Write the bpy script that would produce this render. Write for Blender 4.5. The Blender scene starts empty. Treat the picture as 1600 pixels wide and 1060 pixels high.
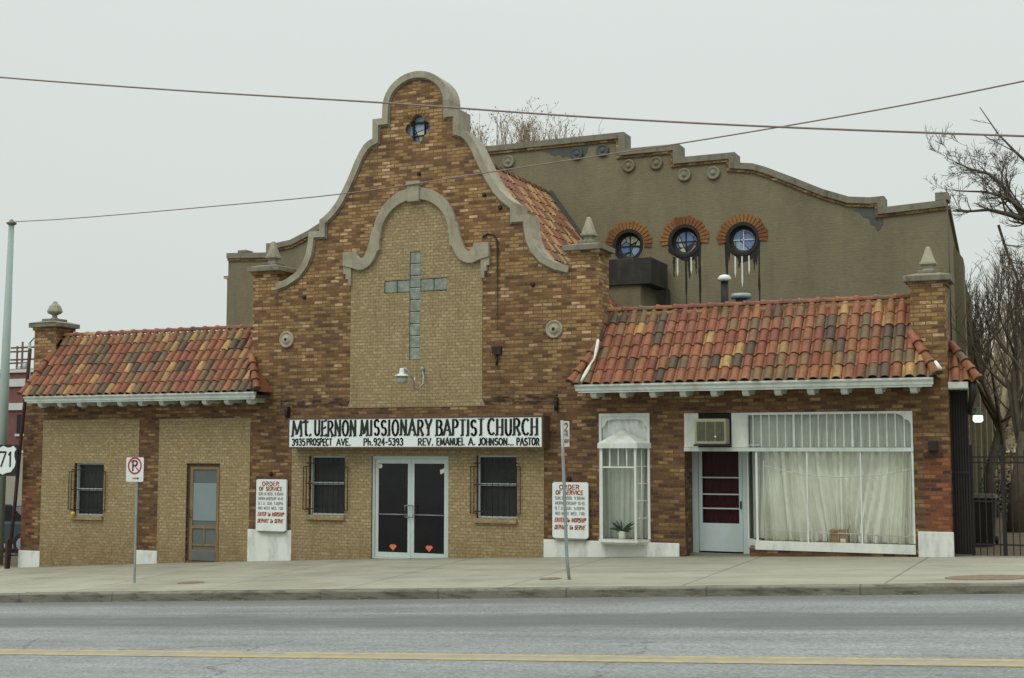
import bpy, math, random
from mathutils import Vector, Matrix
from mathutils.geometry import delaunay_2d_cdt
R=math.radians
sc=bpy.context.scene
# ------------------------------------------------------------ camera
F=2000.; CX=800.; CY=530.
TH=R(23.8); PT=math.atan(171/2000.)
FW=Vector((-math.sin(TH)*math.cos(PT),math.cos(TH)*math.cos(PT),math.sin(PT)))
RT=Vector((math.cos(TH),math.sin(TH),0)); UP=RT.cross(FW)
CAM=Vector((13.232,-24.55,2.356))
cd=bpy.data.cameras.new('camera'); cam=bpy.data.objects.new('camera',cd); sc.collection.objects.link(cam)
cd.sensor_width=36; cd.lens=F/1600*36; cd.clip_start=.1; cd.clip_end=2000
m=Matrix((RT,UP,-FW)).transposed().to_4x4(); m.translation=CAM; cam.matrix_world=m
sc.camera=cam
# ------------------------------------------------------------ world, sun, exposure
SUN_EL=R(52); SUN_AZ=R(200)      # azimuth from north(+y) clockwise: high in front of the facade, a little left
w=bpy.data.worlds.new("World"); sc.world=w; w.use_nodes=True
nt=w.node_tree; nt.nodes.clear(); N=nt.nodes.new; Lk=nt.links.new
out=N('ShaderNodeOutputWorld'); bg=N('ShaderNodeBackground')
sky=N('ShaderNodeTexSky'); sky.sky_type='NISHITA'; sky.sun_disc=False; sky.sun_elevation=SUN_EL; sky.sun_rotation=SUN_AZ
sky.air_density=2; sky.dust_density=6
hs=N('ShaderNodeHueSaturation'); hs.inputs['Saturation'].default_value=.12; hs.inputs['Value'].default_value=.06
Lk(sky.outputs[0],hs.inputs['Color'])
tc=N('ShaderNodeTexCoord'); sp=N('ShaderNodeSeparateXYZ'); Lk(tc.outputs['Generated'],sp.inputs[0])
rp=N('ShaderNodeValToRGB'); Lk(sp.outputs['Z'],rp.inputs[0])     # overcast cloud: even near the horizon, brighter overhead
e=rp.color_ramp.elements
e[0].position=0; e[0].color=(.71,.765,.735,1); e[1].position=1; e[1].color=(2.5,2.55,2.48,1)
for p_,c_ in ((.10,(.715,.77,.74,1)),(.33,(.745,.80,.775,1)),(.6,(1.35,1.42,1.36,1))):
    k=e.new(p_); k.color=c_
nz=N('ShaderNodeTexNoise'); nz.inputs['Scale'].default_value=1.6; nz.inputs['Detail'].default_value=3; Lk(tc.outputs['Generated'],nz.inputs['Vector'])
mr=N('ShaderNodeMapRange'); mr.inputs[3].default_value=.955; mr.inputs[4].default_value=1.045; Lk(nz.outputs[0],mr.inputs[0])
vm=N('ShaderNodeVectorMath'); vm.operation='SCALE'; Lk(rp.outputs[0],vm.inputs[0]); Lk(mr.outputs[0],vm.inputs['Scale'])
mx=N('ShaderNodeMix'); mx.data_type='RGBA'; mx.inputs[0].default_value=.92
Lk(hs.outputs[0],mx.inputs[6]); Lk(vm.outputs[0],mx.inputs[7]); Lk(mx.outputs[2],bg.inputs[0]); Lk(bg.outputs[0],out.inputs[0])
sl=bpy.data.lights.new('sun','SUN'); sl.energy=.75; sl.angle=R(25); sl.color=(1,.96,.9)
so=bpy.data.objects.new('sun',sl); sc.collection.objects.link(so)
sd=Vector((math.sin(SUN_AZ)*math.cos(SUN_EL),math.cos(SUN_AZ)*math.cos(SUN_EL),math.sin(SUN_EL)))
so.rotation_euler=sd.to_track_quat('Z','Y').to_euler()
vs=sc.view_settings; vs.view_transform='Standard'; vs.look='None'; vs.exposure=0; vs.gamma=1; vs.use_curve_mapping=False
# ------------------------------------------------------------ helpers
col=sc.collection; ORG={}
def ray(px,py): return FW+RT*((px-CX)/F)+UP*((CY-py)/F)
def P(px,py,y=0.):                        # measured point of a plane parallel to the facade
    r=ray(px,py); return CAM+r*((y-CAM.y)/r.y)
def PXp(px,py,x):
    r=ray(px,py); return CAM+r*((x-CAM.x)/r.x)
def X(px,py,y=0.): return P(px,py,y).x
def Z(px,py,y=0.): return P(px,py,y).z
def D(px,py,d): return CAM+ray(px,py)*d
def g0(x):
    if x>13: return .0455*13-.0008*169+.02*(x-13)
    if x<-11.5: return -.0455*11.5-.0008*132.25+.012*(x+11.5)
    return .0455*x-.0008*x*x
def c0(x):
    if x<-11.5: return -.0525*11.5-.165+.012*(x+11.5)
    return .0525*x-.165
def gs(x,y):                              # ground of the pavement
    if y>=0: return g0(x)
    t=min(1,-y/5.2); return g0(x)*(1-t)+c0(x)*t
def hitg(px,py,f=gs):
    r=ray(px,py); lo,hi=3,150
    for _ in range(50):
        mid=(lo+hi)/2; q=CAM+r*mid
        if q.z>f(q.x,q.y): lo=mid
        else: hi=mid
    return q
def tag(o,label=None,cat=None,group=None,kind=None):
    if label: o['label']=label
    if cat: o['category']=cat
    if group: o['group']=group
    if kind: o['kind']=kind
    return o
def thing(name,loc,label,cat,group=None):
    o=bpy.data.objects.new(name,None); col.objects.link(o); o.location=loc; ORG[o.name]=Vector(loc)
    return tag(o,label,cat,group)
class MB:
    def __init__(s): s.v=[]; s.f=[]; s.c=[]; s.sm=[]
    def face(s,pts,c=0.,sm=False):
        n=len(s.v); s.v+= [tuple(p) for p in pts]; s.f.append(tuple(range(n,n+len(pts)))); s.c.append(c); s.sm.append(sm)
    def box(s,x0,x1,y0,y1,z0,z1,c=0.):
        n=len(s.v); s.v+=[(x,y,z) for z in (z0,z1) for y in (y0,y1) for x in (x0,x1)]
        for q in ((0,2,3,1),(4,5,7,6),(0,1,5,4),(2,6,7,3),(0,4,6,2),(1,3,7,5)):
            s.f.append(tuple(n+i for i in q)); s.c.append(c); s.sm.append(False)
        return s
    def hexa(s,p,c=0.):                   # 8 points: bottom 4 ccw, top 4 ccw
        n=len(s.v); s.v+=[tuple(q) for q in p]
        for q in ((3,2,1,0),(4,5,6,7),(0,1,5,4),(1,2,6,5),(2,3,7,6),(3,0,4,7)):
            s.f.append(tuple(n+i for i in q)); s.c.append(c); s.sm.append(False)
        return s
    def prism(s,outer,y0,y1,holes=(),c=0.):   # outline in x,z pushed from y0 (front) to y1
        loops=[[Vector((a,b,0)) for a,b in outer]]+[[Vector((a,b,0)) for a,b in h] for h in holes]
        flat=[p for l in loops for p in l]; n=len(s.v); k=len(flat)
        s.v+=[(p.x,y0,p.y) for p in flat]+[(p.x,y1,p.y) for p in flat]
        def inside(q,l):
            r=False
            for i in range(len(l)):
                a,b=l[i-1],l[i]
                if (a.y>q.y)!=(b.y>q.y) and q.x<(b.x-a.x)*(q.y-a.y)/(b.y-a.y)+a.x: r=not r
            return r
        ed=[]; i0=0
        for l in loops: ed+=[(i0+i,i0+(i+1)%len(l)) for i in range(len(l))]; i0+=len(l)
        cv,_,cf,ov,_,_=delaunay_2d_cdt([p.to_2d() for p in flat],ed,[],0,1e-6)
        for t in cf:
            q=sum((cv[i] for i in t),Vector((0,0)))/len(t)
            if not inside(q,loops[0]) or any(inside(q,h) for h in loops[1:]): continue
            if (cv[t[1]]-cv[t[0]]).cross(cv[t[2]]-cv[t[0]])<0: t=t[::-1]
            m_=len(s.v); s.v+=[(cv[i].x,y0,cv[i].y) for i in t]+[(cv[i].x,y1,cv[i].y) for i in t]
            s.f.append((m_,m_+1,m_+2)); s.f.append((m_+5,m_+4,m_+3)); s.c+=[c,c]; s.sm+=[False]*2
        i0=0
        for li,l in enumerate(loops):
            A=sum(l[i].x*l[(i+1)%len(l)].y-l[(i+1)%len(l)].x*l[i].y for i in range(len(l)))
            flip=(A<0)!=(li>0)
            for i in range(len(l)):
                a=n+i0+i; b=n+i0+(i+1)%len(l)
                q=(a,a+k,b+k,b) if not flip else (b,b+k,a+k,a)
                s.f.append(q); s.c.append(c); s.sm.append(False)
            i0+=len(l)
        return s
    def tube(s,pts,r,seg=8,c=0.,cap=True,sm=True):
        pts=[Vector(p) for p in pts]; rs=r if isinstance(r,(list,tuple)) else [r]*len(pts)
        n=len(s.v); ref=None
        for i,p in enumerate(pts):
            d=(pts[min(i+1,len(pts)-1)]-pts[max(i-1,0)]).normalized()
            if ref is None: ref=Vector((0,0,1)) if abs(d.z)<.9 else Vector((1,0,0))
            a=d.cross(ref).normalized(); b=d.cross(a); ref=-b if False else ref
            for j in range(seg):
                t=2*math.pi*j/seg; s.v.append(tuple(p+(a*math.cos(t)+b*math.sin(t))*rs[i]))
        for i in range(len(pts)-1):
            for j in range(seg):
                a=n+i*seg+j; b=n+i*seg+(j+1)%seg
                s.f.append((a,b,b+seg,a+seg)); s.c.append(c); s.sm.append(sm)
        if cap:
            s.f.append(tuple(n+j for j in range(seg-1,-1,-1))); s.f.append(tuple(n+(len(pts)-1)*seg+j for j in range(seg))); s.c+=[c,c]; s.sm+=[False]*2
        return s
    def lathe(s,prof,cen,seg=16,axis='z',c=0.,sm=True,rot=0,sq=None):
        n=len(s.v); cen=Vector(cen)
        for r,h in prof:
            for j in range(seg):
                t=2*math.pi*j/seg+rot
                a,b=r*math.cos(t),r*math.sin(t)
                s.v.append(tuple(cen+(Vector((a,b,h)) if axis=='z' else Vector((a,h,b)))))
        for i in range(len(prof)-1):
            for j in range(seg):
                a=n+i*seg+j; b=n+i*seg+(j+1)%seg
                q=(a,b,b+seg,a+seg)
                s.f.append(q if axis=='z' else q[::-1]); s.c.append(c); s.sm.append(sm)
        s.f.append(tuple(n+j for j in (range(seg-1,-1,-1) if axis=='z' else range(seg))))
        s.f.append(tuple(n+(len(prof)-1)*seg+j for j in (range(seg) if axis=='z' else range(seg-1,-1,-1)))); s.c+=[c,c]; s.sm+=[False]*2
        return s
    def build(s,name,mat,parent=None,label=None,org=None,bevel=0):
        mg={}; idx=[]; vv=[]
        for p in s.v:
            k=(round(p[0],5),round(p[1],5),round(p[2],5))
            if k not in mg: mg[k]=len(vv); vv.append(p)
            idx.append(mg[k])
        if bevel: s.v=vv; s.f=[tuple(idx[i] for i in f) for f in s.f]
        off=Vector((0,0,0)); 
        if parent is not None: off=ORG[parent.name]
        elif org is not None: off=Vector(org)
        me=bpy.data.meshes.new(name); me.from_pydata([tuple(Vector(v)-off) for v in s.v],[],s.f); me.update()
        me.polygons.foreach_set('use_smooth',s.sm)
        if any(s.c):
            at=me.attributes.new('rnd','FLOAT','FACE'); at.data.foreach_set('value',s.c)
        me.materials.append(mat)
        o=bpy.data.objects.new(name,me); col.objects.link(o); ORG[o.name]=off
        if parent is not None: o.parent=parent
        else: o.location=off
        if bevel:
            b=o.modifiers.new('b','BEVEL'); b.width=bevel; b.segments=2; b.limit_method='ANGLE'
        if label: o['label']=label
        return o
# ------------------------------------------------------------ materials
def lin(c): return tuple(((v/255+.055)/1.055)**2.4 if v>10 else v/255/12.92 for v in c)+(1,)
def newmat(name):
    m=bpy.data.materials.new(name); m.use_nodes=True; t=m.node_tree; b=t.nodes['Principled BSDF']; b.inputs['Specular IOR Level'].default_value=.3
    return m,t,b
def mapping(t,scale=(1,1,1),world=True):
    if world: g=t.nodes.new('ShaderNodeNewGeometry'); s=g.outputs['Position']
    else: g=t.nodes.new('ShaderNodeTexCoord'); s=g.outputs['Object']
    mp=t.nodes.new('ShaderNodeMapping'); mp.inputs['Scale'].default_value=scale; t.links.new(s,mp.inputs[0]); return mp.outputs[0]
def noise(t,v,scale,detail=4,rough=.6):
    n=t.nodes.new('ShaderNodeTexNoise'); n.inputs['Scale'].default_value=scale; n.inputs['Detail'].default_value=detail; n.inputs['Roughness'].default_value=rough
    t.links.new(v,n.inputs['Vector']); return n.outputs[0]
def ramp(t,f,stops,mode='LINEAR'):
    r=t.nodes.new('ShaderNodeValToRGB'); r.color_ramp.interpolation=mode; e=r.color_ramp.elements
    e[0].position,e[0].color=stops[0][0],stops[0][1]; e[1].position,e[1].color=stops[-1][0],stops[-1][1]
    for p,c in stops[1:-1]: k=e.new(p); k.color=c
    t.links.new(f,r.inputs[0]); return r.outputs[0]
def mixc(t,f,a,b,mode='MIX'):
    m=t.nodes.new('ShaderNodeMix'); m.data_type='RGBA'; m.blend_type=mode
    for i,v in ((0,f),(6,a),(7,b)):
        if hasattr(v,'links') or hasattr(v,'is_linked'): t.links.new(v,m.inputs[i])
        else: m.inputs[i].default_value=v
    return m.outputs[2]
def mth(t,op,a,b=None,c=None,clamp=False):
    n=t.nodes.new('ShaderNodeMath'); n.operation=op; n.use_clamp=clamp
    for i,v in enumerate((a,b,c)):
        if v is None: continue
        if isinstance(v,(int,float)): n.inputs[i].default_value=v
        else: t.links.new(v,n.inputs[i])
    return n.outputs[0]
def bump(t,b,h,strength=.3,dist=.01):
    n=t.nodes.new('ShaderNodeBump'); n.inputs['Strength'].default_value=strength; n.inputs['Distance'].default_value=dist
    t.links.new(h,n.inputs['Height']); t.links.new(n.outputs[0],b.inputs['Normal'])
def gray(v): return (v,v,v,1)
def plain(name,c,rough=.6,var=.12,scale=6,metal=0,dirt=None,bmp=0,spec=.3):
    m,t,b=newmat(name); v=mapping(t); n=noise(t,v,scale,6,.65)
    lo=tuple(x*(1-var) for x in c[:3])+(1,); hi=tuple(min(1,x*(1+var)) for x in c[:3])+(1,)
    cc=ramp(t,n,[(.3,lo),(.7,hi)])
    if dirt:
        n2=noise(t,mapping(t,(1.5,1.5,.5)),2.2,7,.7); cc=mixc(t,ramp(t,n2,[(.48,gray(0)),(.72,gray(dirt[1]))]),cc,dirt[0])
    t.links.new(cc,b.inputs['Base Color']); b.inputs['Roughness'].default_value=rough; b.inputs['Metallic'].default_value=metal; b.inputs['Specular IOR Level'].default_value=spec
    if bmp: bump(t,b,n,bmp,.01)
    return m
def wallvec(t):
    g=t.nodes.new('ShaderNodeNewGeometry'); s=t.nodes.new('ShaderNodeSeparateXYZ'); t.links.new(g.outputs['Position'],s.inputs[0])
    n=t.nodes.new('ShaderNodeSeparateXYZ'); t.links.new(g.outputs['True Normal'],n.inputs[0])
    k=mth(t,'GREATER_THAN',mth(t,'ABSOLUTE',n.outputs[0]),.7)
    u=t.nodes.new('ShaderNodeMix'); t.links.new(k,u.inputs[0]); t.links.new(s.outputs[0],u.inputs[2]); t.links.new(s.outputs[1],u.inputs[3])
    c=t.nodes.new('ShaderNodeCombineXYZ'); t.links.new(u.outputs[0],c.inputs[0]); t.links.new(s.outputs[2],c.inputs[1]); return c.outputs[0],s
def brick(t,v,w,h,mort,smooth=.1,off=.5):
    b=t.nodes.new('ShaderNodeTexBrick'); b.offset=off; t.links.new(v,b.inputs['Vector'])
    b.inputs['Color1'].default_value=gray(0); b.inputs['Color2'].default_value=gray(1); b.inputs['Mortar'].default_value=gray(.5)
    b.inputs['Scale'].default_value=1; b.inputs['Mortar Size'].default_value=mort; b.inputs['Mortar Smooth'].default_value=smooth
    b.inputs['Brick Width'].default_value=w; b.inputs['Row Height'].default_value=h; return b
def brickmat():
    m,t,b=newmat('variegated_brick'); v,s=wallvec(t)
    # courses wander a little
    nw=noise(t,v,1.1,2); ad=t.nodes.new('ShaderNodeVectorMath'); ad.operation='MULTIPLY_ADD'
    cb=t.nodes.new('ShaderNodeCombineXYZ'); t.links.new(nw,cb.inputs[0]); t.links.new(nw,cb.inputs[1])
    t.links.new(cb.outputs[0],ad.inputs[0]); ad.inputs[1].default_value=(.03,.03,0); t.links.new(v,ad.inputs[2])
    br=brick(t,ad.outputs[0],.215,.076,.010)
    cm=t.nodes.new('ShaderNodeMapping'); cm.inputs['Scale'].default_value=(1.1,4.5,1); t.links.new(v,cm.inputs[0]); clump=noise(t,cm.outputs[0],2.2,5,.75)
    r=mth(t,'ADD',br.outputs['Color'],mth(t,'MULTIPLY',mth(t,'SUBTRACT',clump,.5),1.25),clamp=True)
    gold=ramp(t,r,[(0,lin((92,67,50))),(.15,lin((112,79,53))),(.35,lin((127,94,59))),(.55,lin((146,113,70))),(.8,lin((158,127,83))),(.93,lin((156,122,80))),(.97,lin((182,151,112))),(1,lin((190,161,126)))],'LINEAR')
    red=ramp(t,r,[(0,lin((74,52,41))),(.2,lin((90,62,44))),(.5,lin((105,76,50))),(.75,lin((120,91,58))),(.97,lin((136,107,69))),(1,lin((156,126,88)))],'LINEAR')
    zz=t.nodes.new('ShaderNodeMapRange'); zz.interpolation_type='SMOOTHSTEP'; t.links.new(s.outputs[2],zz.inputs[0]); zz.inputs[1].default_value=4.4; zz.inputs[2].default_value=2.6
    cc=mixc(t,zz.outputs[0],gold,red)
    # newer red bricks where the right pier was patched
    def boxmask(x0,x1,z0,z1):
        a=mth(t,'MULTIPLY',mth(t,'GREATER_THAN',s.outputs[0],x0),mth(t,'LESS_THAN',s.outputs[0],x1))
        return mth(t,'MULTIPLY',a,mth(t,'MULTIPLY',mth(t,'GREATER_THAN',s.outputs[2],z0),mth(t,'LESS_THAN',s.outputs[2],z1)))
    patch=ramp(t,br.outputs['Color'],[(0,lin((70,40,36))),(.5,lin((128,66,46))),(1,lin((150,88,58)))])
    cc=mixc(t,mth(t,'MULTIPLY',boxmask(10.62,11.2,.8,2.25),.8),cc,patch)
    cc=mixc(t,mth(t,'MULTIPLY',boxmask(-11.1,-10.6,.05,1.4),.6),cc,patch)
    mo=mixc(t,zz.outputs[0],lin((106,88,64)),lin((94,77,57)))
    cc=mixc(t,br.outputs['Fac'],cc,mo)
    # soot bands left by the old marquee
    soot=noise(t,mapping(t,(2.2,1,9)),1.6,4,.6)
    bandm=mth(t,'MULTIPLY',boxmask(-3.35,3.45,3.27,3.47),ramp(t,soot,[(.42,gray(0)),(.6,gray(.85))]))
    inb=mth(t,'MULTIPLY',boxmask(-3.35,3.45,3.3,5.5),.16)
    st=noise(t,mapping(t,(1.2,1.2,.35)),1.3,6,.7)
    dk=mth(t,'ADD',mth(t,'ADD',bandm,inb,clamp=True),ramp(t,st,[(.47,gray(0)),(.78,gray(.5))]),clamp=True)
    cc=mixc(t,dk,cc,lin((48,40,34)))
    fn=noise(t,v,30,4,.7); cc=mixc(t,.75,cc,ramp(t,fn,[(.3,gray(.34)),(.7,gray(.64))]),'OVERLAY')
    t.links.new(cc,b.inputs['Base Color']); b.inputs['Roughness'].default_value=.85
    h=mth(t,'ADD',mth(t,'SUBTRACT',1,br.outputs['Fac']),mth(t,'MULTIPLY',fn,.4)); bump(t,b,h,.55,.012)
    return m
def creammat():
    m,t,b=newmat('tan_panel_brick'); v,s=wallvec(t)
    br=brick(t,v,.135,.068,.010,.4); cl=noise(t,v,1.4,4); 
    r=mth(t,'ADD',mth(t,'MULTIPLY',br.outputs['Color'],.55),mth(t,'MULTIPLY',cl,.45))
    cc=ramp(t,r,[(.15,lin((138,122,88))),(.5,lin((146,130,97))),(.85,lin((162,147,115)))])
    cc=mixc(t,mth(t,'MULTIPLY',br.outputs['Fac'],.8),cc,lin((132,114,82)))
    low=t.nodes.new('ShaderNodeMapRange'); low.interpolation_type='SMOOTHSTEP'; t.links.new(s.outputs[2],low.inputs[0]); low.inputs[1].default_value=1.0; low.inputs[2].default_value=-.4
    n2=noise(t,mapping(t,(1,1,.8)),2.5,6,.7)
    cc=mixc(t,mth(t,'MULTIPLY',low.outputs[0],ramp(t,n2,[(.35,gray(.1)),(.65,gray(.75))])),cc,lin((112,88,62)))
    ws=noise(t,mapping(t,(2.6,2.6,.3)),1.5,6,.7); cc=mixc(t,ramp(t,ws,[(.5,gray(0)),(.75,gray(.4))]),cc,lin((104,88,62)))
    fn=noise(t,v,16,3); cc=mixc(t,.6,cc,ramp(t,fn,[(.38,gray(.38)),(.62,gray(.64))]),'OVERLAY')
    t.links.new(cc,b.inputs['Base Color']); b.inputs['Roughness'].default_value=.9
    bump(t,b,mth(t,'ADD',mth(t,'SUBTRACT',1,br.outputs['Fac']),mth(t,'MULTIPLY',br.outputs['Color'],.8)),.6,.012); return m
def stuccomat():
    m,t,b=newmat('olive_stucco'); v,s=wallvec(t)
    n=noise(t,mapping(t,(1,1,.6)),.8,6,.7); cc=ramp(t,n,[(.3,lin((108,102,80))),(.7,lin((127,120,96)))])
    n3=noise(t,mapping(t,(3.5,3.5,.25)),1.5,5,.6); cc=mixc(t,ramp(t,n3,[(.55,gray(0)),(.85,gray(.35))]),cc,lin((84,80,64)))
    n2=noise(t,mapping(t,(1,1,3)),11,5,.7); cc=mixc(t,.5,cc,ramp(t,n2,[(.3,gray(.40)),(.7,gray(.60))]),'OVERLAY')
    br=brick(t,v,.215,.076,.012,.4)
    t.links.new(cc,b.inputs['Base Color']); b.inputs['Roughness'].default_value=.95
    bump(t,b,mth(t,'ADD',n2,mth(t,'MULTIPLY',br.outputs['Fac'],-.08)),.6,.016); return m
def stonemat(name,c,dark=.5):
    m,t,b=newmat(name); v=mapping(t)
    n=noise(t,v,3,7,.7); cc=ramp(t,n,[(.3,tuple(x*.78 for x in c[:3])+(1,)),(.7,tuple(x*1.15 for x in c[:3])+(1,))])
    n2=noise(t,mapping(t,(2.5,2.5,1)),1.7,7,.75); cc=mixc(t,ramp(t,n2,[(.5,gray(0)),(.7,gray(dark))]),cc,lin((70,66,56)))
    a=t.nodes.new('ShaderNodeAttribute'); a.attribute_name='rnd'; cc=mixc(t,1.,cc,ramp(t,a.outputs['Fac'],[(0,gray(.9)),(.02,gray(.78)),(1,gray(1.0))]),'MULTIPLY')
    t.links.new(cc,b.inputs['Base Color']); b.inputs['Roughness'].default_value=.9; bump(t,b,noise(t,v,40,3),.25,.01); return m
def tilemat():
    m,t,b=newmat('glazed_clay_tile'); a=t.nodes.new('ShaderNodeAttribute'); a.attribute_name='rnd'
    f=a.outputs['Fac']
    cc=ramp(t,f,[(0,lin((72,60,48))),(.11,lin((90,75,58))),(.12,lin((98,86,62))),(.21,lin((110,88,62))),(.31,lin((124,92,64))),(.34,lin((118,70,50))),(.45,lin((130,82,56))),(.56,lin((140,92,60))),(.66,lin((120,68,50))),(.76,lin((134,82,60))),(.86,lin((144,94,62))),(.88,lin((154,120,74))),(1,lin((168,134,84)))])
    v=mapping(t); n=noise(t,v,9,5,.7); cc=mixc(t,.8,cc,ramp(t,n,[(.25,gray(.32)),(.75,gray(.64))]),'OVERLAY')
    n2=noise(t,mapping(t,(3,1,1)),2.4,7,.78); cc=mixc(t,ramp(t,n2,[(.44,gray(0)),(.70,gray(.7))]),cc,lin((66,58,50)))
    t.links.new(cc,b.inputs['Base Color']); b.inputs['Roughness'].default_value=.6; b.inputs['Specular IOR Level'].default_value=.25; return m
def glassmat(name,tint=(1,1,1),gl=.08,rough=.02):
    m=bpy.data.materials.new(name); m.use_nodes=True; t=m.node_tree; t.nodes.clear()
    o=t.nodes.new('ShaderNodeOutputMaterial'); a=t.nodes.new('ShaderNodeBsdfTransparent'); a.inputs[0].default_value=tint+(1,)
    g=t.nodes.new('ShaderNodeBsdfGlossy'); g.inputs['Roughness'].default_value=rough; mx=t.nodes.new('ShaderNodeMixShader')
    lw=t.nodes.new('ShaderNodeLayerWeight'); lw.inputs[0].default_value=.12
    f=mth(t,'ADD',mth(t,'MULTIPLY',lw.outputs['Fresnel'],.8),gl,clamp=True); t.links.new(f,mx.inputs[0])
    t.links.new(a.outputs[0],mx.inputs[1]); t.links.new(g.outputs[0],mx.inputs[2]); t.links.new(mx.outputs[0],o.inputs[0]); return m
def stainedmat():
    m,t,b=newmat('stained_glass'); v=mapping(t)
    vo=t.nodes.new('ShaderNodeTexVoronoi'); vo.inputs['Scale'].default_value=3.6; t.links.new(v,vo.inputs['Vector'])
    sx=t.nodes.new('ShaderNodeSeparateColor'); t.links.new(vo.outputs['Color'],sx.inputs[0])
    cc=ramp(t,sx.outputs[0],[(0,lin((96,128,170))),(.25,lin((140,165,190))),(.45,lin((110,146,122))),(.6,lin((182,186,160))),(.75,lin((112,116,160))),(.9,lin((170,160,120)))],'CONSTANT')
    v2=t.nodes.new('ShaderNodeTexVoronoi'); v2.feature='DISTANCE_TO_EDGE'; v2.inputs['Scale'].default_value=3.6; t.links.new(v,v2.inputs['Vector'])
    cc=mixc(t,ramp(t,v2.outputs['Distance'],[(.03,gray(1)),(.05,gray(0))]),cc,gray(.01))
    t.links.new(cc,b.inputs['Base Color']); b.inputs['Roughness'].default_value=.12; b.inputs['Specular IOR Level'].default_value=.6; return m
def asphaltmat():
    m,t,b=newmat('worn_asphalt'); v=mapping(t); s=t.nodes.new('ShaderNodeSeparateXYZ'); t.links.new(v,s.inputs[0])
    n=noise(t,v,.7,5,.6); cc=ramp(t,n,[(.3,gray(.175)),(.7,gray(.215))]); cc=mixc(t,1.,cc,(.93,1.0,.99,1),'MULTIPLY')
    vo=t.nodes.new('ShaderNodeTexVoronoi'); vo.inputs['Scale'].default_value=34; t.links.new(v,vo.inputs['Vector'])
    sx=t.nodes.new('ShaderNodeSeparateColor'); t.links.new(vo.outputs['Color'],sx.inputs[0])
    cc=mixc(t,.55,cc,ramp(t,sx.outputs[0],[(0,gray(.28)),(.5,gray(.5)),(1,gray(.76))]),'OVERLAY')
    ls=noise(t,mapping(t,(.12,1.6,1)),1.5,5,.7); cc=mixc(t,.8,cc,ramp(t,ls,[(.3,gray(.36)),(.7,gray(.62))]),'OVERLAY')
    pt_=noise(t,v,2.6,6,.8); cc=mixc(t,ramp(t,pt_,[(.6,gray(0)),(.7,gray(.4))]),cc,gray(.10))
    # oil-darkened middle of the near lane and the paler wheel tracks
    yy=mth(t,'ADD',s.outputs[1],mth(t,'MULTIPLY',mth(t,'SUBTRACT',noise(t,mapping(t,(.35,1,1)),1.,4),.5),1.3))
    band=ramp(t,mth(t,'MULTIPLY_ADD',yy,.1,1.6),[(.655,gray(0)),(.735,gray(1)),(.815,gray(.9)),(.875,gray(.1)),(1,gray(.0))])
    streak=noise(t,mapping(t,(.25,6,1)),1.4,6,.7)
    cc=mixc(t,mth(t,'MULTIPLY',band,ramp(t,streak,[(.3,gray(.62)),(.65,gray(.95))])),cc,(.088,.093,.09,1))
    cc=mixc(t,ramp(t,mth(t,'MULTIPLY_ADD',s.outputs[1],1,6.6),[(.3,gray(0)),(.95,gray(.75))]),cc,(.10,.10,.092,1))   # gutter grime
    # cracks
    vc=t.nodes.new('ShaderNodeTexVoronoi'); vc.feature='DISTANCE_TO_EDGE'; vc.inputs['Scale'].default_value=.16
    dn=noise(t,v,1.3,6,.7); ad=t.nodes.new('ShaderNodeVectorMath'); ad.operation='ADD'; cb=t.nodes.new('ShaderNodeCombineXYZ'); t.links.new(mth(t,'MULTIPLY',dn,1.6),cb.inputs[0]); t.links.new(mth(t,'MULTIPLY',dn,-1.1),cb.inputs[1])
    t.links.new(v,ad.inputs[0]); t.links.new(cb.outputs[0],ad.inputs[1]); t.links.new(ad.outputs[0],vc.inputs['Vector'])
    cr=ramp(t,vc.outputs['Distance'],[(.0015,gray(.75)),(.0045,gray(0))])
    cc=mixc(t,mth(t,'MULTIPLY',cr,mth(t,'LESS_THAN',s.outputs[1],-10.2)),cc,gray(.04))
    t.links.new(cc,b.inputs['Base Color']); b.inputs['Roughness'].default_value=.85; bump(t,b,sx.outputs[0],.35,.008); return m
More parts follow.
